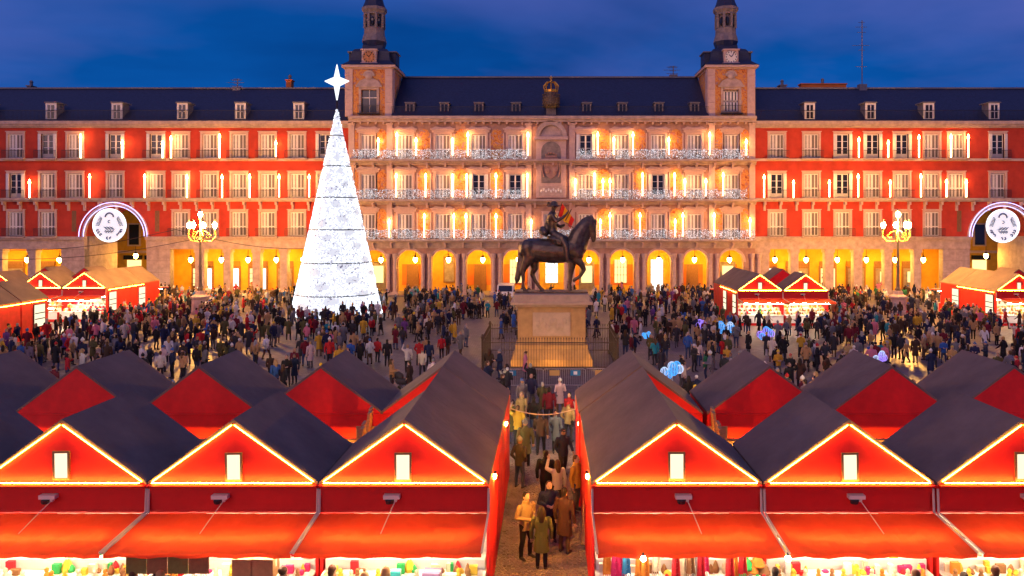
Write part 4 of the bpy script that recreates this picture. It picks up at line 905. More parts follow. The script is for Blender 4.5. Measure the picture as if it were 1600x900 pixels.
# rope across the passage
t = thing('light_rope', 'sagging pale rope strung across the passage between the stalls', 'rope', (0, 27, 0)); b = MB(); b.tube([(-1.55 + 2.75 * i / 10, 0, 2.5 - .28 * math.sin(math.pi * i / 10)) for i in range(11)], .02, 5); b.build('cord', 'rope', t)
t = thing('leaning_plank', 'wooden plank leaning on the right passage wall', 'plank', (.98, 21.2, 0)); b = MB(); b.box(-.05, .05, -.1, .1, 0, 1.9); b.build('plank', 'wood_warm', t, (0, 0, .02), (R(-38), R(6), 0))

# ------------------------------------------------------------------ lamp posts
mat('post_iron', (.16, .13, .10), .5, metal=.4, var=.2, scale=4); mat('post_gold', (.62, .36, .08), .4, metal=.6)
def lamppost(px, label):
    Y = 74.0; k = F / Y
    t = thing('street_lamp', label, 'street lamp', ((px - VX) / k, Y, 0), group='five-globe lamp posts')
    b = MB(); b.lathe([(1.0, 0), (1.0, .3), (.82, .4), (.78, 1.5), (.9, 1.6), (.9, 1.75), (.5, 1.95), (.42, 2.3)], n=8, rot=R(22.5)); b.build('base', 'granite', t)
    b = MB(); b.lathe([(.24, 2.3), (.26, 2.5), (.17, 2.7), (.14, 4.6), (.18, 4.7), (.13, 4.9), (.10, 7.2), (.2, 7.35), (.11, 7.6), (.07, 9.4)], n=10); b.build('post', 'post_iron', t)
    gm = MB(); gm.lathe([(.09, -.2), (.18, -.04), (.21, .1), (.16, .27), (.09, .36)], n=10); gm = gm.mesh('globe', 'globe', True)
    cm = MB(); cm.lathe([(.13, .35), (.17, .38), (.05, .55), (.03, .65)], n=8).lathe([(.05, -.38), (.13, -.3), (.12, -.21)], n=8); cm = cm.mesh('cap', 'post_iron')
    g = inst('globe', gm, t, (0, 0, 9.78)); inst('cap', cm, g)
    for i, a in enumerate((-1.28, -.45, .55, 1.28)):
        yy = (.35, -.5, -.5, .35)[i]; z = 8.72
        g = inst('globe', gm, t, (a, yy, z)); inst('cap', cm, g)
        b = MB(); b.tube([(0, 0, 7.4), (a * .35, yy * .35, 7.2), (a * .8, yy * .8, 7.25), (a * 1.08, yy * 1.08, 7.7), (a, yy, 8.42)], .05, 6)
        b.tube([(0, 0, 8.3), (a * .4, yy * .4, 8.15), (a * .75, yy * .75, 7.75), (a * .55, yy * .55, 7.5), (a * .4, yy * .4, 7.65)], .035, 5); b.build('arm', 'post_gold', t)
lamppost(313, 'five-globe lamp post in front of the left arcade'); lamppost(1403, 'five-globe lamp post in front of the right arcade')

# ------------------------------------------------------------------ light tree
def tree():
    TX, TY, TR, TH = (526.5 - VX) / F * 74, 74.0, 4.4, 20.35
    t = thing('light_tree', 'tall white cone tree of lights with a star on top', 'christmas tree', (TX, TY, 0))
    m = mat('light_net', (.25, .26, .30), .6); nt = m.node_tree; bb = nt.nodes['Principled BSDF']; A = nt.nodes.new
    tcn = A('ShaderNodeTexCoord'); n = A('ShaderNodeTexNoise'); n.inputs['Scale'].default_value = 4.4; n.inputs['Detail'].default_value = 3; nt.links.new(tcn.outputs['Object'], n.inputs['Vector'])
    n2 = A('ShaderNodeTexNoise'); n2.inputs['Scale'].default_value = .33; n2.inputs['Detail'].default_value = 2; nt.links.new(tcn.outputs['Object'], n2.inputs['Vector'])
    ad = A('ShaderNodeMath'); ad.operation = 'MULTIPLY_ADD'; ad.inputs[1].default_value = .28; nt.links.new(n2.outputs[0], ad.inputs[0]); nt.links.new(n.outputs[0], ad.inputs[2])
    r = A('ShaderNodeValToRGB'); r.color_ramp.elements[0].position = .45; r.color_ramp.elements[0].color = (.03, .04, .09, 1); r.color_ramp.elements[1].position = .56; r.color_ramp.elements[1].color = (.80, .84, .93, 1)
    nt.links.new(ad.outputs[0], r.inputs[0]); nt.links.new(r.outputs[0], bb.inputs['Emission Color']); bb.inputs['Emission Strength'].default_value = .86
    cuts = [0, 2.05, 5.15, 8.35, 11.5, 14.6, 17.65, 20.35]
    rad = lambda z: TR * (1 - z / (TH + .35))
    rnd = random.Random(8)
    for a, c in zip(cuts, cuts[1:]):
        b = MB(); nn = 48; z0, z1 = a + .07, c - .03
        for j in range(nn):
            A0, A1 = 2 * math.pi * j / nn, 2 * math.pi * (j + 1) / nn
            b.poly([(rad(z0) * math.cos(A0), rad(z0) * math.sin(A0), z0), (rad(z0) * math.cos(A1), rad(z0) * math.sin(A1), z0), (rad(z1) * math.cos(A1), rad(z1) * math.sin(A1), z1), (rad(z1) * math.cos(A0), rad(z1) * math.sin(A0), z1)])
        p = b.build('light_panel', 'light_net', t)
        b = MB(); b.tube([(rad(a) * .995 * math.cos(2 * math.pi * j / nn), rad(a) * .995 * math.sin(2 * math.pi * j / nn), a + .02) for j in range(nn)], .05, 5, closed=True); b.build('ring', 'iron', t)
        b = MB(); n_ = int(math.pi * (rad(z0) + rad(z1)) * (z1 - z0) * 42)
        for _ in range(n_):
            u = rnd.random(); z = z0 + (z1 - z0) * u; an = rnd.uniform(math.pi * .95, math.pi * 2.05); q = rad(z) + .03
            if rnd.random() < rad(z) / rad(z0) and math.sin(an * 7 + z * 1.3) + math.sin(z * 4.1 - an * 3) > -1.1: b.tetra((q * math.cos(an), q * math.sin(an), z), rnd.choice((.03, .045, .06)))
        b.build('bulbs', 'tree_bulb' if 'tree_bulb' in MATS else emat('tree_bulb', (.84, .90, 1.0), 2.6), p)['kind'] = 'stuff'
    b = MB(); b.tube([(0, 0, 19.8), (0, 0, 21.2)], .08, 6); b.build('stem', 'iron', t)
    b = MB(); zc = 23.1
    pts = []
    tips = [(0, 1.65), (1.2, 0), (0, -2.0), (-1.2, 0)]
    for i, (x, z) in enumerate(tips):
        nx, nz = tips[(i + 1) % 4]; pts.append((x, zc + z)); pts.append(((x + nx) * .23, zc + (z + nz) * .23))
    ctrF, ctrB = (0, -.45, zc), (0, .45, zc)
    for i in range(8):
        p, q = pts[i], pts[(i + 1) % 8]; b.poly([(p[0], 0, p[1]), (q[0], 0, q[1]), ctrF]); b.poly([(q[0], 0, q[1]), (p[0], 0, p[1]), ctrB])
    emat('star_light', (.86, .95, 1.0), 1.3)
    s = b.build('star', 'star_light', t); b = MB()
    for i in range(8): p, q = pts[i], pts[(i + 1) % 8]; b.tube([(p[0], 0, p[1]), (q[0], 0, q[1])], .035, 4)
    b.build('star_edge', 'led_white', s)
tree()

# ------------------------------------------------------------------ remeshed bodies
def remesh_to(name, parts, voxel, mats, smooth_it=0, dec=None):
    """parts: list of (MB, material index).  One continuous skin over all of them; each face takes the material of the nearest part."""
    allb = MB(); trees = []
    for mb, mi in parts:
        allb.cur = mi; allb.add(mb.v, mb.f); trees.append((BVHTree.FromPolygons([Vector(v) for v in mb.v], mb.f), mi))
    tmp = allb.mesh('tmp_' + name, mats); o = bpy.data.objects.new('tmp', tmp); COL.objects.link(o)
    r = o.modifiers.new('r', 'REMESH'); r.mode = 'VOXEL'; r.voxel_size = voxel
    if smooth_it: s = o.modifiers.new('s', 'SMOOTH'); s.iterations = smooth_it; s.factor = .5
    if dec: d = o.modifiers.new('d', 'DECIMATE'); d.ratio = dec
    dg = bpy.context.evaluated_depsgraph_get(); me = bpy.data.meshes.new_from_object(o.evaluated_get(dg)); me.name = name
    bpy.data.objects.remove(o); bpy.data.meshes.remove(tmp)
    me.materials.clear()
    for q in mats: me.materials.append(MATS[q])
    idx = []
    for p in me.polygons:
        best, bi = 1e9, 0
        for tr, mi in trees:
            loc, nn, ii, d = tr.find_nearest(p.center, best)
            if loc is not None and d < best: best, bi = d, mi
        idx.append(bi)
    me.polygons.foreach_set('material_index', idx); me.polygons.foreach_set('use_smooth', [True] * len(me.polygons)); me.update()
    return me

# ------------------------------------------------------------------ equestrian statue
mat('bronze', (.15, .105, .07), .42, metal=.65, var=.45, scale=3.2, bump=.35, bscale=9, col2=(.20, .155, .105))
mat('sandstone', (.55, .33, .12), .8, var=.2, scale=1.6, bump=.3, bscale=8); mat('sandstone_pale', (.62, .44, .26), .75, var=.15, scale=2, bump=.2)
mat('rail_iron', (.09, .065, .04), .5, metal=.3)
SX, SY, SZ = .20, 48.7, 4.62
def statue():
    t = thing('equestrian_statue', 'bronze statue of a rider on a pacing horse atop the pedestal', 'statue', (SX, SY, SZ))
    k = 5.9 / 720.0
    U = lambda cx, cy, v=0.: ((cx - 388) * k, v, (800 - cy) * k)
    h = MB()
    # barrel, chest, rump
    h.limb([U(215, 462), U(300, 470), U(390, 480), U(480, 478), U(560, 462), U(600, 450)], [.72, .78, .80, .78, .74, .60], 14)
    h.limb([U(205, 450, -.2), U(225, 520, -.28)], [.58, .46], 12); h.limb([U(205, 450, .2), U(225, 520, .28)], [.58, .46], 12)
    h.limb([U(590, 500, -.2), U(585, 540, -.25)], [.48, .34], 10); h.limb([U(590, 500, .2), U(585, 540, .25)], [.48, .34], 10)
    # neck, head
    h.limb([U(570, 430), U(600, 350), U(640, 290), U(680, 250)], [.66, .56, .45, .33], 12); h.limb([U(625, 430), U(655, 350), U(668, 300)], [.40, .36, .3], 10)
    h.limb([U(690, 248), U(712, 290), U(722, 335), U(724, 372), U(722, 390)], [.30, .29, .22, .18, .155], 10); h.limb([U(698, 300), U(705, 340)], [.2, .14], 8)
    for v in (-.13, .13): h.limb([U(706, 228, v), U(716, 205, v), U(720, 192, v * 1.1)], [.09, .07, .02], 6)
    h.limb([U(560, 395), U(590, 300), U(640, 240), U(685, 212), U(712, 225)], [.14, .2, .19, .15, .1], 8)       # mane
    h.limb([U(715, 222, -.02), U(742, 240), U(748, 270)], [.09, .09, .03], 6)
    # tail
    h.limb([U(175, 408), U(150, 430), U(140, 520), U(130, 620), U(115, 700), U(108, 735)], [.16, .19, .2, .21, .2, .07], 8)
    # hind legs
    h.limb([U(215, 520, -.3), U(178, 590, -.3), U(160, 640, -.3), U(165, 700, -.3), U(162, 760, -.3), U(176, 785, -.3), U(185, 796, -.3)], [.44, .26, .17, .125, .12, .13, .16], 9)
    h.limb([U(240, 530, .3), U(255, 610, .3), U(232, 660, .3), U(255, 715, .3), U(290, 765, .3), U(310, 785, .3), U(318, 796, .3)], [.44, .26, .17, .125, .115, .13, .16], 9)
    # forelegs: one planted, one lifted
    h.limb([U(570, 530, .26), U(548, 620, .26), U(540, 680, .26), U(535, 750, .26), U(532, 782, .26), U(540, 797, .26)], [.34, .2, .155, .115, .13, .17], 9)
    h.limb([U(590, 540, -.26), U(632, 590, -.28), U(646, 622, -.28), U(618, 672, -.28), U(585, 695, -.28), U(566, 706, -.28)], [.34, .2, .155, .115, .12, .14], 9)
    hm = remesh_to('horse', [(h, 0)], .055, ['bronze'], 4); inst('horse', hm, t)
    b = MB(); b.loft([(0, 0, 0, 0, 0)] if False else [((455 - 388) * k, 0, (372 + 0) * 0 + 3.05, .55, .86), ((440 - 388) * k, 0, 3.45, .75, .84), ((430 - 388) * k, 0, 3.66, .62, .55)], 14)
    b.limb([U(335, 330, -.3), U(320, 315, 0), U(335, 330, .3)], [.24, .3, .24], 8)
    sm = remesh_to('saddle', [(b, 0)], .05, ['bronze'], 2); inst('saddle', sm, t)
    b = MB()
    for v in (-.62, .62): b.tube([U(715, 360, v * .25), U(640, 345, v * .5), U(500, 250, v * .3)], .025, 5)
    b.tube([U(702, 330, .25), U(724, 345, .2), U(726, 345, -.2), U(702, 330, -.25)], .03, 5); b.tube([U(600, 470, .55), U(660, 430, 0.0), U(600, 470, -.55)], .04, 5); b.build('reins', 'bronze', t)
    r = MB()
    r.loft([(*[(400 - 388) * k, 0, (800 - 345) * k], .34, .36), ((395 - 388) * k, 0, (800 - 290) * k, .30, .34), ((390 - 388) * k, 0, (800 - 230) * k, .34, .42), ((392 - 388) * k, 0, (800 - 185) * k, .30, .44), ((398 - 388) * k, 0, (800 - 165) * k, .17, .22)], 14)
    r.limb([U(400, 165), U(406, 150)], [.14, .13], 8); r.limb([U(405, 135), U(410, 118)], [.19, .18], 10); r.ball(U(432, 128), .05)
    for v in (-1, 1):
        r.limb([U(410, 345, v * .25), U(470, 375, v * .62), U(500, 430, v * .80), U(508, 500, v * .82), U(512, 545, v * .82)], [.30, .28, .21, .17, .12], 9)
        r.limb([U(510, 548, v * .82), U(536, 552, v * .84)], [.12, .08], 7)
    r.limb([U(392, 190, -.42), U(425, 240, -.55), U(470, 215, -.5), U(500, 190, -.45)], [.17, .14, .11, .09], 8); r.limb([U(500, 190, -.45), U(516, 168, -.45)], [.09, .08], 7)
    r.limb([U(392, 190, .42), U(410, 255, .55), U(460, 285, .4), U(490, 270, .25)], [.17, .14, .11, .09], 8)
    for i in range(4): r.limb([U(516, 170, -.51 + .04 * i), U(524, 156, -.52 + .04 * i), U(520, 150, -.5 + .04 * i)], [.03, .028, .022], 5)
    r.limb([U(395, 190, .1), U(370, 240, .15), U(355, 300, .1), U(345, 350, 0)], [.3, .28, .26, .12], 9)      # cloak
    rm = remesh_to('rider', [(r, 0)], .04, ['bronze'], 3); inst('rider', rm, t)
    b = MB(); X, _, Z = U(408, 118); b.lathe([(.05, -.03), (.40, -.05), (.42, 0), (.22, .06), (.20, .22), (.12, .30), (.02, .31)], (X, 0, Z), 14, sx=1.1); b.limb([(X - .15, .1, Z + .1), (X - .35, .1, Z + .2), (X - .45, .1, Z + .05)], [.07, .09, .03], 6); b.build('hat', 'bronze', t, smooth=True)
    b = MB(); b.tube([U(498, 235, -.4), U(545, 145, -.46)], .035, 6); b.build('baton', 'bronze', t)
    b = MB()
    for v in (-.86, .86): b.tube([U(495, 415, v), U(520, 555, v)], .03, 5); b.box(U(505, 0, 0)[0], U(545, 0, 0)[0], v - .09, v + .09, U(0, 566)[2], U(0, 558)[2])
    b.build('stirrup', 'bronze', t)
    b = MB(); b.box(-2.35, 2.35, -.75, .75, -.04, .06); b.build('plinth', 'bronze', t)
    # pedestal
    p = thing('statue_pedestal', 'ochre stone pedestal with pale marble plaque, lit warm', 'pedestal', (SX, SY, 0))
    def frus(b, a0, b0, z0, a1, b1, z1): b.add([(-a0,-b0,z0),(a0,-b0,z0),(a0,b0,z0),(-a0,b0,z0),(-a1,-b1,z1),(a1,-b1,z1),(a1,b1,z1),(-a1,b1,z1)], [[0,3,2,1],[4,5,6,7],[0,1,5,4],[1,2,6,5],[2,3,7,6],[3,0,4,7]])
    b = MB(); b.box(-2.58, 2.58, -1.6, 1.6, 0, .45); frus(b, 2.54, 1.56, .451, 2.48, 1.5, .6); frus(b, 2.48, 1.5, .601, 2.26, 1.3, 1.1); b.box(-2.3, 2.3, -1.34, 1.34, 1.101, 1.35); b.build('foot', 'sandstone', p)
    b = MB(); b.box(-2.16, 2.16, -1.2, 1.2, 1.352, 3.75); b.build('shaft', 'sandstone', p)
    for x0_, x1_ in ((-2.1, -1.25), (1.25, 2.1)): b = MB(); b.box(x0_, x1_, -1.24, -1.202, 1.5, 3.65); b.build('side_panel', 'sandstone', p)
    b = MB(); b.box(-1.2, 1.2, -1.27, -1.202, 1.9, 3.4).box(-1.1, 1.1, -1.30, -1.271, 2.0, 3.3)
    for i in range(9): b.ball((-.85 + .21 * i, -1.30, 2.65 + .25 * math.sin(i * 1.7)), (.16, .05, .2), 6, 4)
    b.build('plaque', 'sandstone_pale', p)
    b = MB(); b.box(-2.3, 2.3, -1.35, 1.35, 3.752, 3.92); b.box(-2.6, 2.6, -1.62, 1.62, 3.922, 4.1); b.box(-2.4, 2.4, -1.42, 1.42, 4.102, 4.56); b.build('cornice', 'sandstone_pale', p)
    # iron railing
    f = thing('iron_railing', 'tall iron picket railing around the pedestal', 'railing', (SX - .1, SY, 0))
    pk = MB(); pk.box(-.012, .012, -.012, .012, .05, 1.95); pk.lathe([(.012, 1.95), (.03, 2.0), (.004, 2.12)], n=4); pm = pk.mesh('picket', 'rail_iron')
    a, c = 4.15, 3.0
    n = 50
    for sgn in (-1, 1):
        for i in range(n + 1): inst('picket', pm, f, (-a + 2 * a * i / n, sgn * c, 0))
        for i in range(1, 36): inst('picket', pm, f, (sgn * a, -c + 2 * c * i / 36, 0))
        b = MB()
        for z in (.25, 1.75): b.box(-a, a, sgn * c - .025, sgn * c + .025, z, z + .05)
        b.build('rail', 'rail_iron', f); b = MB()
        for z in (.25, 1.75): b.box(sgn * a - .025, sgn * a + .025, -c, c, z, z + .05)
        b.build('rail', 'rail_iron', f)
    for sx in (-1, 1):
        for sy in (-1, 1): b = MB(); b.lathe([(.12, 0), (.12, .2), (.07, .3), (.07, 2.0), (.12, 2.1), (.04, 2.3)], (sx * a, sy * c, 0), 8); b.build('post', 'rail_iron', f)
    # warm floodlights at the foot of the railing
    for i, x in enumerate((-2.9, 0, 2.9)):
        l = thing('ground_floodlight', 'low warm floodlight inside the railing before the pedestal, %s of three' % ('left', 'middle', 'right')[i], 'floodlight', (SX + x, SY - 2.85, 0), group='pedestal floodlights')
        b = MB(); b.box(-.2, .2, -.08, .08, .0, .16); b.build('housing', 'iron', l); b = MB(); b.box(-.17, .17, .081, .09, .02, .14); b.build('lens', 'flood_lens' if 'flood_lens' in MATS else emat('flood_lens', (1, .50, .13), 190), l)
statue()

# ------------------------------------------------------------------ crowd barriers
mat('galv', (.42, .40, .38), .45, metal=.5, var=.15, scale=6); mat('sign_blue', (.02, .22, .42), .5); mat('sign_amber', (.62, .38, .12), .6)
def barrier(x, y, rz, label, signs):
    t = thing('crowd_barrier', label, 'barrier', (x, y, 0), rz, group='crowd barriers before the statue'); w = 1.15
    b = MB(); b.tube([(-w, 0, .12), (-w, 0, 1.02), (-w + .07, 0, 1.09), (w - .07, 0, 1.09), (w, 0, 1.02), (w, 0, .12)], .022, 6); b.tube([(-w, 0, .2), (w, 0, .2)], .02, 5); b.build('frame', 'galv', t)
    b = MB(); b.tube([(0, 0, .2), (0, 0, 1.08)], .011, 4); bm = b.mesh('bar', 'galv')
    for i in range(1, 20): inst('bar', bm, t, (-w + 2 * w * i / 20, 0, 0))
    for s in (-.75, .75): b = MB(); b.tube([(s, -.28, .02), (s, 0, .14), (s, .28, .02)], .018, 5); b.build('foot', 'galv', t)
    for sx, c in signs:
        b = MB(); b.box(sx - .28, sx + .28, -.04, -.024, .72, 1.02); b.mt(1).box(sx - .1, sx + .1, -.046, -.041, .78, .96); b.build('sign', [c, 'white_cloth'] if c == 'sign_blue' else [c, c], t)
for i, (x, s) in enumerate([(-1.45, [(-.6, 'sign_blue')]), (.88, [(-.55, 'sign_amber'), (.6, 'sign_blue')]), (3.2, [(-.35, 'sign_amber')])]):
    barrier(x, 41.0 + .05 * i, R((2, 0, -3)[i]), ('galvanised barrier with blue sign, left of three before the pedestal', 'galvanised barrier with amber and blue signs, middle of three', 'galvanised barrier with amber sign, right of three')[i], s)

# ------------------------------------------------------------------ white van behind the pedestal
def van():
    mat('van_white', (.72, .70, .66), .3, var=.05, scale=3); mat('tyre', (.02, .02, .02), .8)
    Y = 84.0; t = thing('white_van', 'white van parked before the arcade, left of the statue', 'van', ((789 - VX) / F * Y, Y, 0))
    b = MB(); b.loft([(0, 0, 0, 0, 0)] if False else [(0, 2.2, .35, .01, .01)] * 0 or [(0, 1.9, .32, .88, 2.3), (0, 1.9, .5, .93, 2.4), (0, 1.9, 1.05, .93, 2.38)], 4) if False else None
    P = [(-.4, .35), (-.45, .75), (-.3, 1.05), (.35, 1.2), (.95, 1.85), (4.2, 1.9), (4.35, 1.6), (4.4, .35)]
    b.prism([(-.92, y, z) for y, z in P], (1.84, 0, 0)); b.build('body', 'van_white', t)
    b = MB(); b.poly([(-.8, .36, 1.245), (.8, .36, 1.245), (.74, .91, 1.84), (-.74, .91, 1.84)])
    b = MB(); b.prism([(-.8, .35, 1.24), (.8, .35, 1.24), (.74, .92, 1.83), (-.74, .92, 1.83)], (0, -.02, .02)); b.build('windscreen', 'glass_dark', t)
    for sx in (-1, 1):
        b = MB(); b.prism([(sx * .921, .6, 1.2), (sx * .921, 1.9, 1.2), (sx * .921, 1.9, 1.75), (sx * .921, 1.05, 1.75)], (sx * .01, 0, 0)); b.build('side_window', 'glass_dark', t)
        b = MB(); b.ball((sx * .68, -.4, .78), (.16, .08, .1), 8, 5); b.build('headlight', 'clock_face', t)
        for yy in (.5, 3.5): b = MB(); b.tube([(sx * .72, yy, .33), (sx * .95, yy, .33)], .33, 14); w_ = b.build('wheel', 'tyre', t); b = MB(); b.tube([(sx * .94, yy, .33), (sx * .965, yy, .33)], .19, 10); b.build('rim', 'galv', w_)
        b = MB(); b.box(sx * 1.02 - .09, sx * 1.02 + .09, .5, .6, 1.2, 1.42); b.build('mirror', 'iron', t)
    b = MB(); b.box(-.9, .9, -.5, -.38, .32, .55); b.build('bumper', 'iron', t); b = MB(); b.box(-.45, .45, -.47, -.44, .6, .8); b.build('grille', 'iron', t)
van()

# ------------------------------------------------------------------ glowing balloon bunches of the street sellers
emat('balloon_blue', (.08, .40, 1.0), 1.3); emat('balloon_violet', (.38, .22, 1.0), 1.3); emat('balloon_white', (.55, .70, 1.0), 1.2); mat('balloon_skin', (.10, .22, .6), .15, alpha=.3)
def balloons(px, py, rpx, Y, label, seed, ms):
    k = F / Y; r = rpx / k; X = (px - VX) / k; Z = H - (py - VY) / k
    t = thing('light_balloons', label, 'balloons', (X, Y, 0), group='glowing balloon bunches'); rr = random.Random(seed)
    for i in range(9):
        a = rr.uniform(0, 6.28); q = r * .75 * math.sqrt(rr.random()); c = (q * math.cos(a), rr.uniform(-.2, .2), Z + q * .7 * math.sin(a)); br = r * .36
        b = MB(); b.ball(c, (br, br, br * 1.1), 10, 8); bo = b.build('balloon', 'balloon_skin', t, smooth=True)
        b = MB(); m_ = ms[i % len(ms)]
        for j in range(4):
            b.tube([(c[0] + br * 1.03 * math.cos(s) * math.cos(j * .78), c[1] + br * 1.03 * math.cos(s) * math.sin(j * .78), c[2] + br * 1.12 * math.sin(s)) for s in [0.63 * q_ for q_ in range(10)]], .018, 4, closed=True)
        b.build('light_string', m_, bo)
    b = MB()
    for i in range(5): b.tube([(rr.uniform(-r, r) * .6, 0, Z), (.05, 0, 1.0)], .008, 3)
    b.build('string', 'white_cloth', t)
balloons(1050, 578, 17, 37.5, 'blue glowing balloon bunch right of the near ridge', 1, ['balloon_blue', 'balloon_white'])
balloons(1133, 512, 14, 57, 'blue and white glowing balloons before the right stall', 2, ['balloon_blue', 'balloon_white', 'balloon_blue'])
balloons(1196, 522, 13, 55, 'violet and blue glowing balloons right of the others', 3, ['balloon_violet', 'balloon_blue'])
balloons(1376, 557, 12, 41, 'violet striped glowing balloon bunch above a rear stall', 4, ['balloon_violet', 'balloon_white'])
balloons(1095, 508, 10, 58, 'small violet glowing balloons left of the blue ones', 5, ['balloon_violet'])
balloons(1010, 523, 7, 52, 'tiny blue glowing balloons beside the pedestal', 6, ['balloon_blue'])
# cables over the left stalls
for i, (a, b_) in enumerate((((-62, 80, 6.2), (-40, 80, 8.3)), ((-62, 79, 5.2), (-36, 79, 7.6)), ((-40, 80, 8.3), (-22, 80, 6.4)))):
    t = thing('overhead_cable', 'thin dark cable above the left far stalls, %s' % ('upper', 'lower', 'running towards the tree')[i], 'cable', a); m_ = MB(); n = 12
    m_.tube([((b_[0] - a[0]) * j / n, (b_[1] - a[1]) * j / n, (b_[2] - a[2]) * j / n - .9 * math.sin(math.pi * j / n)) for j in range(n + 1)], .03, 4); m_.build('wire', 'iron', t)

# ------------------------------------------------------------------ people
def pmat(name, prop, rough, bump=0):
    m = mat('person_' + name, (.1, .1, .1), rough, spec=.25); t = m.node_tree; a = t.nodes.new('ShaderNodeAttribute'); a.attribute_type = 'OBJECT'; a.attribute_name = prop
    t.links.new(a.outputs['Color'], t.nodes['Principled BSDF'].inputs['Base Color'])
    if bump:
        n = t.nodes.new('ShaderNodeTexNoise'); n.inputs['Scale'].default_value = 22; tcn = t.nodes.new('ShaderNodeTexCoord'); t.links.new(tcn.outputs['Object'], n.inputs['Vector'])
        bp = t.nodes.new('ShaderNodeBump'); bp.inputs['Strength'].default_value = bump; bp.inputs['Distance'].default_value = .04; t.links.new(n.outputs[0], bp.inputs['Height']); t.links.new(bp.outputs[0], t.nodes['Principled BSDF'].inputs['Normal'])
pmat('coat', 'coat_colour', .75, .5); pmat('trousers', 'trousers_colour', .8, .3); pmat('hair', 'hair_colour', .6); pmat('skin', 'skin_colour', .55)
mat('person_shoes', (.03, .025, .025), .6)
mat('person_face', (.06, .03, .025), .5)
PM = ['person_coat', 'person_trousers', 'person_skin', 'person_hair', 'person_shoes', 'person_face']
def person_mesh(name, pose, long_coat, hair, voxel=.024, dec=None, fingers=False, hood=False, bag=False):
    """faces -y, feet at z=0, 1.72 m tall"""
    coat, legs, skin, hr, shoe = MB(), MB(), MB(), MB(), MB()
    st = {'stand': ((.0, .0), (.0, .02)), 'stride': ((-.26, .0), (.24, .10)), 'step': ((-.12, 0), (.14, .04)), 'wide': ((.0, 0), (.0, 0))}[pose['legs']]
    hip = .90; sp = .13 if pose['legs'] == 'wide' else .095
    for s, (yo, lift) in zip((-1, 1), st):
        kn = (s * sp * 1.02, yo * .55 - .03, .49); an = (s * sp * 1.06, yo + .02, .09 + lift)
        legs.limb([(s * .09, 0, hip), (s * .095, yo * .3, .70), kn, (s * sp * 1.05, yo * .85 + .02, .30), an], [.105, .088, .066, .062, .052], 8)
        shoe.limb([(an[0], an[1] + .02, .045 + lift), (an[0] + s * .012, an[1] - .10, .035 + lift), (an[0] + s * .018, an[1] - .17, .03 + lift)], [.052, .046, .034], 8)
    hem = .50 if long_coat else .78
    secs = []
    if long_coat: secs = [(0, .0, hem, .215, .185), (0, .0, .70, .195, .165)]
    else: secs = [(0, .0, hem, .178, .145)]
    secs += [(0, 0, .92, .182, .142), (0, -.005, 1.08, .165, .125), (0, -.005, 1.22, .190, .135), (0, .0, 1.34, .212, .130), (0, .005, 1.42, .170, .105), (0, .01, 1.47, .085, .080), (0, .008, 1.50, .075, .075)]
    coat.loft(secs, 14)
    hands = []
    for s, arm in zip((-1, 1), pose['arms']):
        sh = (s * .195, 0, 1.385)
        el, wr = {'down': ((s * .265, .035, 1.11), (s * .265, -.03, .87)), 'front': ((s * .27, .03, 1.12), (s * .10, -.26, 1.13)), 'phone': ((s * .26, -.07, 1.13), (s * .07, -.30, 1.33)), 'up': ((s * .31, -.20, 1.42), (s * .22, -.28, 1.68)),
                  'pocket': ((s * .29, .07, 1.12), (s * .205, -.07, .93)), 'swingf': ((s * .25, -.09, 1.13), (s * .24, -.27, .99)), 'swingb': ((s * .25, .14, 1.13), (s * .26, .15, .89))}[arm]
        coat.limb([sh, ((sh[0] + el[0]) / 2, (sh[1] + el[1]) / 2, (sh[2] + el[2]) / 2), el, wr], [.082, .070, .060, .048], 8)
        d = (Vector(wr) - Vector(el)).normalized(); hc = Vector(wr) + d * .06
        if arm != 'pocket': skin.limb([tuple(Vector(wr) + d * .01), tuple(hc), tuple(hc + d * .05)], [.032, .042, .030], 8); hands.append((hc, d, s))
    lean = pose.get('lean', 0)
    skin.limb([(0, .005, 1.46), (0, -.008, 1.54)], [.058, .055], 8)
    skin.ball((0, -.018, 1.625), (.076, .096, .115), 12, 9); skin.ball((0, -.035, 1.565), (.052, .060, .050), 10, 6)
    skin.ball((0, -.118, 1.612), (.016, .022, .026), 6, 5); skin.ball((0, -.112, 1.60), (.020, .016, .014), 6, 4)
    for s in (-1, 1): skin.ball((s * .078, -.005, 1.615), (.014, .024, .034), 6, 5)
    if hair == 'short': hr.ball((0, .012, 1.658), (.085, .098, .095), 12, 8); hr.ball((0, .05, 1.60), (.076, .062, .09), 10, 6)
    elif hair == 'long': hr.ball((0, .014, 1.662), (.090, .102, .097), 12, 8); hr.limb([(0, .05, 1.62), (0, .075, 1.50), (0, .09, 1.38)], [.092, .098, .07], 10); hr.limb([(-.075, .01, 1.6), (-.085, .0, 1.45)], [.04, .035], 7); hr.limb([(.075, .01, 1.6), (.085, .0, 1.45)], [.04, .035], 7)
    elif hair == 'bun': hr.ball((0, .014, 1.66), (.086, .10, .095), 12, 8); hr.ball((0, .10, 1.70), .048, 8, 6)
    elif hair == 'hat': hr.ball((0, .008, 1.680), (.096, .108, .098), 12, 8); hr.lathe([(.098, 0), (.104, .03), (.098, .06)], (0, .002, 1.645), 12, sy=1.1); hr.ball((0, .01, 1.79), .038, 8, 5)
    elif hair == 'cap': hr.ball((0, .008, 1.672), (.090, .104, .090), 12, 8); hr.loft([(0, -.10, 1.665, .075, .09), (0, -.10, 1.678, .075, .09)], 10)
    if hood: coat.limb([(-.07, .06, 1.47), (0, .10, 1.49), (.07, .06, 1.47)], [.06, .08, .06], 8)
    else: coat.lathe([(.085, 0), (.092, .03), (.088, .07)], (0, .0, 1.455), 12, sy=.98)
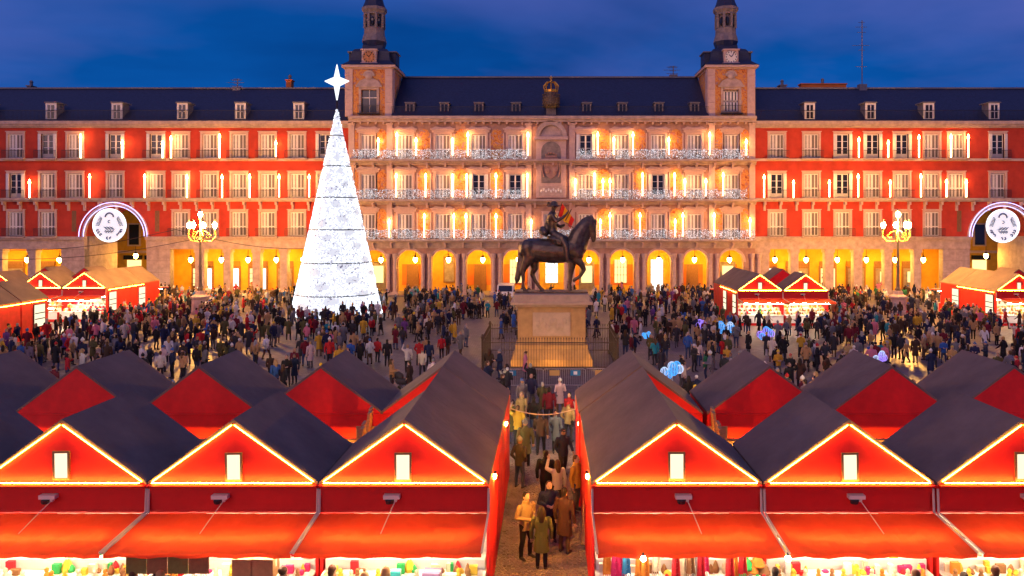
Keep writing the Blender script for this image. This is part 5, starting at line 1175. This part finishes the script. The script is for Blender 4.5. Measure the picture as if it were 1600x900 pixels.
    if bag: coat.loft([(0, .17, .98, .14, .07), (0, .19, 1.12, .155, .10), (0, .17, 1.36, .12, .075)], 10)
    me = remesh_to(name, [(coat, 0), (legs, 1), (skin, 2), (hr, 3), (shoe, 4)], voxel, PM, 1, dec)
    # eyes, brows and mouth take the dark face colour; near figures get five fingers on each hand
    extra = MB(); extra.cur = 5
    for s in (-1, 1): extra.ball((s * .032, -.105, 1.632), (.012, .008, .008), 6, 4)
    extra.ball((0, -.104, 1.570), (.024, .008, .006), 6, 4)
    if fingers:
        extra.cur = 2
        for hc, d, s in hands:
            side = d.cross(Vector((0, 1, 0) if abs(d.z) > .7 else (0, 0, 1))).normalized(); curl = d.cross(side).normalized()
            for i, ln in enumerate((.062, .074, .078, .068)):
                p0 = hc + d * .055 + side * (-.027 + .018 * i); p1 = p0 + d * ln * .55 + curl * .006; p2 = p1 + d * ln * .4 + curl * .022
                extra.tube([tuple(p0), tuple(p1), tuple(p2)], [.0095, .009, .006], 6)
            p0 = hc + d * .005 - side * .035; extra.tube([tuple(p0), tuple(p0 - side * .025 + d * .03), tuple(p0 - side * .028 + d * .06)], [.012, .011, .007], 6)
    bm = bmesh.new(); bm.from_mesh(me)
    vs = [bm.verts.new(v) for v in extra.v]
    for f, mi in zip(extra.f, extra.m):
        try: q = bm.faces.new([vs[i] for i in f]); q.material_index = mi; q.smooth = True
        except ValueError: pass
    bm.to_mesh(me); bm.free(); return me
PO = {'standing': dict(legs='stand', arms=('down', 'down')), 'hands in pockets': dict(legs='wide', arms=('pocket', 'pocket')), 'walking': dict(legs='stride', arms=('swingb', 'swingf')), 'strolling': dict(legs='step', arms=('pocket', 'swingf')),
      'holding a phone': dict(legs='stand', arms=('down', 'phone')), 'hands held in front': dict(legs='wide', arms=('front', 'front')), 'one arm raised': dict(legs='stand', arms=('down', 'up'))}
VAR = []
def V(pose, lc, hair, **k): VAR.append((pose, lc, hair, person_mesh('person', PO[pose], lc, hair, .026, .5, **k), k))
V('standing', False, 'short'); V('hands in pockets', False, 'hat', hood=True); V('walking', True, 'long'); V('walking', False, 'short', bag=True); V('strolling', True, 'short'); V('holding a phone', False, 'long', hood=True)
V('hands held in front', True, 'hat'); V('one arm raised', False, 'short'); V('standing', True, 'bun'); V('hands held in front', False, 'cap', hood=True); V('strolling', False, 'long'); V('standing', False, 'long', bag=True)
NEAR = {}
def near_mesh(pose, lc, hair, **k):
    key = (pose, lc, hair, tuple(sorted(k.items())))
    if key not in NEAR: NEAR[key] = person_mesh('person', PO[pose], lc, hair, .015, None, fingers=True, **k)
    return NEAR[key]
COATS = {'black': (.012, .012, .014), 'charcoal': (.035, .034, .038), 'navy': (.014, .020, .055), 'dark brown': (.050, .028, .018), 'grey': (.14, .14, .15), 'maroon': (.13, .012, .022), 'red': (.42, .018, .022), 'olive': (.085, .080, .030), 'camel': (.36, .22, .10), 'cream': (.58, .50, .40), 'white': (.62, .60, .58),
         'teal': (.02, .22, .26), 'blue': (.03, .10, .32), 'pink': (.55, .16, .22), 'mustard': (.50, .30, .03), 'green': (.03, .14, .06), 'purple': (.14, .05, .20)}
CW = [22, 13, 13, 14, 8, 7, 5, 7, 11, 6, 5, 1.5, 2.5, 3, 4, 1, 1]
TRO = {'black': (.012, .012, .013), 'blue': (.035, .055, .12), 'grey': (.09, .09, .095), 'brown': (.10, .06, .035), 'dark': (.025, .025, .03)}
HAIRC = {'dark': (.015, .010, .008), 'brown': (.07, .035, .015), 'blond': (.34, .22, .09), 'grey': (.3, .29, .28)}
HATC = {'red': (.4, .02, .02), 'white': (.6, .58, .55), 'black': (.015, .015, .018), 'grey': (.2, .2, .2), 'yellow': (.6, .4, .03), 'blue': (.04, .12, .35)}
SKINC = [(.50, .30, .21), (.42, .24, .16), (.55, .34, .24), (.30, .16, .10), (.48, .28, .19)]
USED = set()
def hairword(hair, hc):
    return {'short': 'short %s hair' % hc, 'long': 'long %s hair' % hc, 'bun': '%s hair in a bun' % hc, 'hat': '%s bobble hat' % hc, 'cap': '%s cap' % hc}[hair]
def zone(x, y):
    if y < 44 and abs(x) < 6: return 'by the barriers'
    if abs(x) < 6.5 and y > 56: return 'behind the statue'
    if y > 84: return 'by the arcade'
    d = math.hypot(x + 21, y - 74)
    if d < 9.5: return 'by the light tree'
    for lx, w in ((-34.6, 'left'), (34.7, 'right')):
        if math.hypot(x - lx, y - 74) < 7: return 'by the %s lamp post' % w
    if x < -33: return 'by the far left stalls'
    if x > 33: return 'by the far right stalls'
    if 14 < x < 27 and y > 57: return 'by the stall right of the statue'
    if y < 46: return 'just beyond the %s roofs' % ('left' if x < 0 else 'right')
    if abs(x) < 14: return 'just %s of the pedestal' % ('left' if x < 0 else 'right')
    return 'in the open %s square' % ('left' if x < 0 else 'right')
def make_person(x, y, face, rnd, me=None, pose=None, lc=None, hair=None, cc=None, tcol=None, hc=None, h=None, where=None, extra=None, group='people in the square', k={}):
    for tries in range(400):
        if me is None or tries: 
            if me is None or pose is None: pass
        if me is None: P, LCT, HR, mesh, k2 = rnd.choice(VAR)
        else: P, LCT, HR, mesh, k2 = pose, lc, hair, me, k
        c = cc or rnd.choices(list(COATS), CW)[0]; tt = tcol or rnd.choices(list(TRO), [5, 4, 2, 1, 4])[0]
        hh = hc or (rnd.choice(list(HATC)) if HR in ('hat', 'cap') else rnd.choices(list(HAIRC), [5, 4, 2, 1])[0])
        lab = 'person in %s %s, %s trousers, %s, %s %s' % (c, ('long coat' if LCT else 'jacket'), tt, hairword(HR, hh), P, where or zone(x, y))
        if len(lab.split()) > 16: lab = lab.replace('%s trousers, ' % tt, '')
        if len(lab.split()) > 16: lab = lab.replace(' just', '').replace('hands in pockets', 'idle').replace('hands held in front', 'idle').replace('holding a phone', 'with phone').replace('one arm raised', 'waving')
        if len(lab.split()) > 16: lab = lab.replace(' hair in a bun', ' bun').replace('short ', '').replace('long coat', 'coat')
        if lab not in USED or cc: break
    base_lab = lab; n = 2
    USED.add(lab)
    o = inst('person', mesh, None, (x, y, 0), (0, 0, face)); s = (h or rnd.gauss(1.69, .075)) / 1.74; o.scale = (s * rnd.uniform(.95, 1.08), s * rnd.uniform(.95, 1.08), s)
    o['coat_colour'] = [float(v) * rnd.uniform(.85, 1.15) for v in COATS[c]]; o['trousers_colour'] = list(TRO[tt]); o['hair_colour'] = list(HATC[hh] if HR in ('hat', 'cap') else HAIRC[hh]); o['skin_colour'] = list(rnd.choice(SKINC))
    return tag(o, lab, 'person', group)
rp = random.Random(77)
# people in the passage (photo pixel of the feet, pose, clothing)
def at(px, py): Y = H * F / (py - VY); return (px - VX) / F * Y, Y
PASS = [(846, 889, 'standing', True, 'long', 'olive', 'black', 'dark', 180, 1.66), (822, 872, 'hands held in front', False, 'short', 'camel', 'black', 'dark', 40, 1.80), (882, 864, 'standing', True, 'short', 'dark brown', 'brown', 'dark', 150, 1.82), (858, 846, 'hands held in front', False, 'short', 'navy', 'black', 'brown', 10, 1.74),
        (871, 800, 'one arm raised', False, 'long', 'cream', 'dark', 'brown', 200, 1.66), (900, 800, 'holding a phone', False, 'short', 'mustard', 'grey', 'brown', 60, 1.80), (853, 790, 'standing', False, 'short', 'black', 'black', 'dark', 170, 1.80),
        (821, 729, 'standing', True, 'hat', 'olive', 'black', 'grey', 180, 1.76), (845, 712, 'walking', False, 'short', 'dark brown', 'black', 'dark', 175, 1.74), (806, 700, 'one arm raised', False, 'short', 'mustard', 'dark', 'brown', 190, 1.74), (868, 706, 'strolling', True, 'long', 'grey', 'black', 'brown', 5, 1.66), (834, 683, 'standing', False, 'short', 'black', 'blue', 'dark', 170, 1.75), (888, 690, 'hands in pockets', False, 'hat', 'camel', 'dark', 'red', 150, 1.7),
        (880, 745, 'strolling', False, 'cap', 'navy', 'dark', 'black', 20, 1.74), (812, 762, 'hands in pockets', False, 'hat', 'charcoal', 'blue', 'grey', 150, 1.75), (893, 672, 'walking', False, 'long', 'red', 'dark', 'dark', 340, 1.66), (848, 655, 'strolling', True, 'short', 'olive', 'black', 'grey', 170, 1.76), (808, 650, 'standing', False, 'cap', 'grey', 'blue', 'blue', 30, 1.78), (875, 645, 'hands held in front', True, 'hat', 'cream', 'brown', 'white', 200, 1.66), (830, 640, 'walking', False, 'short', 'navy', 'grey', 'brown', 10, 1.77),
        (815, 672, 'walking', True, 'long', 'camel', 'black', 'blond', 0, 1.68), (858, 665, 'standing', False, 'short', 'maroon', 'dark', 'dark', 185, 1.74)]
for i, (px, py, pose, lc, hair, cc, tt, hc, face, h) in enumerate(PASS):
    x, y = at(px, py); x = max(-1.25, min(.92, x))
    make_person(x, y, R(face + 180) if False else R(face), rp, near_mesh(pose, lc, hair), pose, lc, hair, cc, tt, hc, h, 'in the passage', group='people in the passage')
# customers at the front stalls: only the heads show under the awnings
CUST = [(-4.72, 'short', 'brown', 'camel'), (-5.0 - 3.55, 'short', 'dark', 'navy'), (-9.0, 'short', 'brown', 'red'), (-8.35, 'short', 'blond', 'camel'), (-5.75, 'bun', 'brown', 'grey'), (-3.95, 'long', 'blond', 'cream'), (-3.52, 'long', 'blond', 'camel'), (-12.4, 'short', 'dark', 'black'), (4.95, 'short', 'dark', 'navy'), (7.9, 'short', 'brown', 'charcoal'), (9.0, 'bun', 'dark', 'maroon'), (9.75, 'short', 'brown', 'camel'), (10.6, 'long', 'brown', 'black')]
for i, (x, hair, hc, cc) in enumerate(sorted(CUST)):
    make_person(x, Y1 - 1.62 + .12 * (i % 3), R(180 + rp.uniform(-30, 30)), rp, near_mesh('hands held in front', False, hair), 'hands held in front', False, hair, cc, 'dark', hc, rp.uniform(1.62, 1.78), 'at the %s front stall counter, %s' % ('left' if x < 0 else 'right', ordinal(i)), group='customers at the front stalls')
    o = bpy.data.objects[-1] if False else None

# the crowd in the square
BLOCK = [(-44.8, -40.4, 48, 82), (-53, -40.4, 67, 80), (16.6, 25.0, 64.6, 77), (39.6, 48, 64.4, 78), (-4.6, 4.8, 44.8, 52.6), (-6.8, -3.7, 82, 90), (-2.8, 4.6, 40.2, 41.8)]
def free(x, y):
    if any(a - .4 < x < b + .4 and c - .4 < y < d + .4 for a, b, c, d in BLOCK): return False
    if math.hypot(x + 21, y - 74) < 4.9: return False
    for lx in (-34.6, 34.7):
        if math.hypot(x - lx, y - 74) < 1.4: return False
    px, py = VX + F * x / y, VY + F * (H - 1.0) / y
    return -60 < px < 1660
def dens(x, y):
    if y > 88.5: return .55
    px = VX + F * x / y
    if y < 46:
        return .55 if px > 1050 or px < 470 else .24
    if abs(x) < 6 and y > 53: return .45 if y > 62 else .2
    d = 1.0 if y > 57 else .6
    if -14 < x < -5 and y < 57: d = .42
    if x > 26 and y > 57: d = 1.0
    if x < -26: d = .9
    return d
pts = []
tries = 0
NPEOPLE = 1500
while len(pts) < NPEOPLE and tries < 200000:
    tries += 1
    y = 29.5 + (91.0 - 29.5) * math.sqrt(rp.random()) if False else rp.uniform(29.8, 91)
    x = rp.uniform(-.76, .66) * y
    if not free(x, y) or rp.random() > dens(x, y) * min(1, (y / 60) ** 1.0): continue
    if any(abs(x - a) < .55 and abs(y - b) < .55 for a, b in pts): continue
    pts.append((x, y))
    if rp.random() < .55:                                    # companions stand close together
        for _ in range(rp.choice((1, 1, 2, 3))):
            a = rp.uniform(0, 6.28); q = rp.uniform(.62, .95); nx, ny = x + q * math.cos(a), y + q * math.sin(a)
            if free(nx, ny) and not any((nx - c) ** 2 + (ny - d) ** 2 < .3 for c, d in pts): pts.append((nx, ny))
# a few people the photograph picks out by colour
PICK = [(1180, 0)]
SPECIAL = [(1023, 571, 'holding a phone', False, 'long', 'teal', 'dark', 'brown', 200, 'right of the pedestal'), (1091, 572, 'holding a phone', False, 'long', 'cream', 'blue', 'brown', 150, 'right of the pedestal'), (1113, 577, 'strolling', False, 'short', 'black', 'grey', 'dark', 90, 'right of the pedestal'), (1033, 588, 'standing', True, 'short', 'charcoal', 'black', 'dark', 200, 'right of the pedestal'),
           (590, 566, 'standing', False, 'short', 'red', 'dark', 'dark', 160, 'in a group left of the pedestal'), (605, 573, 'standing', False, 'short', 'black', 'black', 'dark', 180, 'in a group left of the pedestal'), (655, 571, 'hands in pockets', False, 'hat', 'red', 'dark', 'black', 170, 'in a group left of the pedestal'), (670, 575, 'standing', False, 'short', 'navy', 'black', 'dark', 190, 'in a group left of the pedestal'), (690, 560, 'standing', False, 'short', 'red', 'black', 'brown', 200, 'near the railing'),
           (313, 552, 'standing', False, 'short', 'red', 'dark', 'dark', 190, 'beyond the third left roof'), (460, 600, 'standing', True, 'short', 'navy', 'dark', 'dark', 0, 'between two rear stall roofs'), (448, 604, 'hands held in front', False, 'short', 'black', 'dark', 'brown', 10, 'between two rear stall roofs'), (460, 585, 'standing', False, 'long', 'maroon', 'dark', 'blond', 0, 'between two rear stall roofs'),
           (1216, 590, 'hands held in front', False, 'hat', 'mustard', 'grey', 'yellow', 0, 'beyond the right rear roof'), (1250, 606, 'strolling', True, 'long', 'dark brown', 'black', 'dark', 160, 'beyond the right rear roof'), (1397, 560, 'standing', False, 'short', 'black', 'black', 'dark', 170, 'below the right lamp post'), (1408, 562, 'standing', False, 'short', 'charcoal', 'black', 'dark', 180, 'below the right lamp post'), (1591, 545, 'standing', False, 'short', 'red', 'blue', 'dark', 200, 'at the right picture edge'),
           (100, 560, 'hands in pockets', False, 'hat', 'purple', 'dark', 'white', 180, 'beyond the left rear roofs'), (70, 562, 'standing', False, 'short', 'olive', 'black', 'dark', 170, 'beyond the left rear roofs'), (360, 505, 'one arm raised', False, 'short', 'mustard', 'dark', 'dark', 170, 'right of the left lamp post'), (672, 490, 'standing', False, 'short', 'blue', 'blue', 'dark', 180, 'right of the light tree'), (612, 612, 'hands held in front', False, 'long', 'camel', 'dark', 'brown', 90, 'with the pushchair'), (640, 612, 'standing', True, 'short', 'dark brown', 'black', 'dark', 250, 'with the pushchair'), (660, 590, 'walking', False, 'hat', 'cream', 'dark', 'red', 0, 'near the pushchair'), (530, 585, 'standing', False, 'long', 'mustard', 'black', 'dark', 30, 'beyond the second left rear roof'), (545, 592, 'holding a phone', False, 'short', 'black', 'black', 'dark', 330, 'beyond the second left rear roof'), (515, 572, 'standing', False, 'hat', 'red', 'dark', 'white', 20, 'beyond the second left rear roof')]
sp = []
for (px, py, pose, lc, hair, cc, tt, hc, face, where) in SPECIAL:
    x, y = at(px, py); sp.append((x, y))
    make_person(x, y, R(face), rp, near_mesh(pose, lc, hair), pose, lc, hair, cc, tt, hc, None, where)
pts = [p for p in pts if not any((p[0] - a) ** 2 + (p[1] - b) ** 2 < .4 for a, b in sp)]
def hidden(x, y):                     # wholly behind the two stall rows
    px, py = VX + F * x / y, VY + F * (H - 1.75) / y
    return py > 640
pts = [p for p in pts if not hidden(*p)]
pts.sort(key=lambda p: p[1])
NIND = 296 - len(PASS) - len(CUST) - len(SPECIAL)
def facing(x, y):
    q = rp.random()
    if q < .4: return math.atan2(x + 21, -(y - 74)) + math.pi + rp.gauss(0, .5) if x < -4 else rp.uniform(0, 6.28)
    if q < .6: return math.pi + rp.gauss(0, .6)
    return rp.uniform(0, 6.28)
for (x, y) in pts[:NIND]: make_person(x, y, facing(x, y), rp)
# everyone farther off reads as one mass
def crowd(rest):
    m = mat('crowd_cloth', (.1, .1, .1), .8, spec=.2); t = m.node_tree; a = t.nodes.new('ShaderNodeAttribute'); a.attribute_name = 'tint'; t.links.new(a.outputs['Color'], t.nodes['Principled BSDF'].inputs['Base Color'])
    low = []
    for P, LCT, HR, me, k2 in VAR:
        o = bpy.data.objects.new('tmp', me); COL.objects.link(o); d = o.modifiers.new('d', 'DECIMATE'); d.ratio = .35
        dg = bpy.context.evaluated_depsgraph_get(); q = bpy.data.meshes.new_from_object(o.evaluated_get(dg)); bpy.data.objects.remove(o)
        low.append(([v.co.copy() for v in q.vertices], [list(p.vertices) for p in q.polygons], [p.material_index for p in q.polygons], HR)); bpy.data.meshes.remove(q)
    V_, F_, C_ = [], [], []
    for x, y in rest:
        vs, fs, ms, HR = rp.choice(low); s = rp.gauss(1.69, .08) / 1.74; mx = Matrix.Translation((x, y, 0)) @ Matrix.Rotation(facing(x, y), 4, 'Z') @ Matrix.Diagonal((s, s, s, 1))
        o = len(V_); V_ += [tuple(mx @ v) for v in vs]
        pal = [COATS[rp.choices(list(COATS), CW)[0]], TRO[rp.choice(list(TRO))], rp.choice(SKINC), rp.choice(list(HATC.values())) if HR in ('hat', 'cap') else HAIRC[rp.choice(list(HAIRC))], (.03, .025, .025), (.06, .03, .025)]
        for f, mi in zip(fs, ms): F_.append([i + o for i in f]); C_.append(pal[mi])
    me = bpy.data.meshes.new('crowd'); me.from_pydata(V_, [], F_); me.materials.append(m)
    at_ = me.attributes.new('tint', 'FLOAT_COLOR', 'FACE'); at_.data.foreach_set('color', [c for q in C_ for c in (*q, 1)])
    me.polygons.foreach_set('use_smooth', [True] * len(F_))
    o = inst('crowd', me); tag(o, 'dense far crowd of people before the arcades', 'crowd', kind='stuff')
crowd(pts[NIND:])
# pushchair beside the two people at the left rear roofs
def pushchair():
    mat('pram_dark', (.03, .03, .035), .7); x, y = at(628, 612); t = thing('pushchair', 'dark pushchair with curved handle beyond the left rear roofs', 'pushchair', (x, y, 0), R(70))
    b = MB(); b.loft([(0, 0, .42, .2, .32), (0, 0, .55, .24, .38), (0, .02, .72, .22, .36)], 10); b.build('seat', 'pram_dark', t, smooth=True)
    b = MB(); b.limb([(0, .1, .82), (0, .24, .88), (0, .32, .78)], [.2, .2, .14], 9); b.build('hood', 'pram_dark', t, smooth=True)
    b = MB(); b.tube([(-.22, .2, .5), (-.22, .5, .95), (-.2, .62, 1.05), (.2, .62, 1.05), (.22, .5, .95), (.22, .2, .5)], .018, 6); b.build('handle', 'iron', t)
    b = MB()
    for s in (-1, 1): b.tube([(s * .2, -.3, .12), (s * .2, .1, .5)], .015, 5).tube([(s * .2, .32, .12), (s * .2, -.1, .5)], .015, 5)
    b.build('frame', 'iron', t)
    for sx in (-1, 1):
        for yy in (-.3, .32): b = MB(); b.tube([(sx * .2, yy, .12), (sx * .25, yy, .12)], .12, 10); b.build('wheel', 'tyre', t)
pushchair()
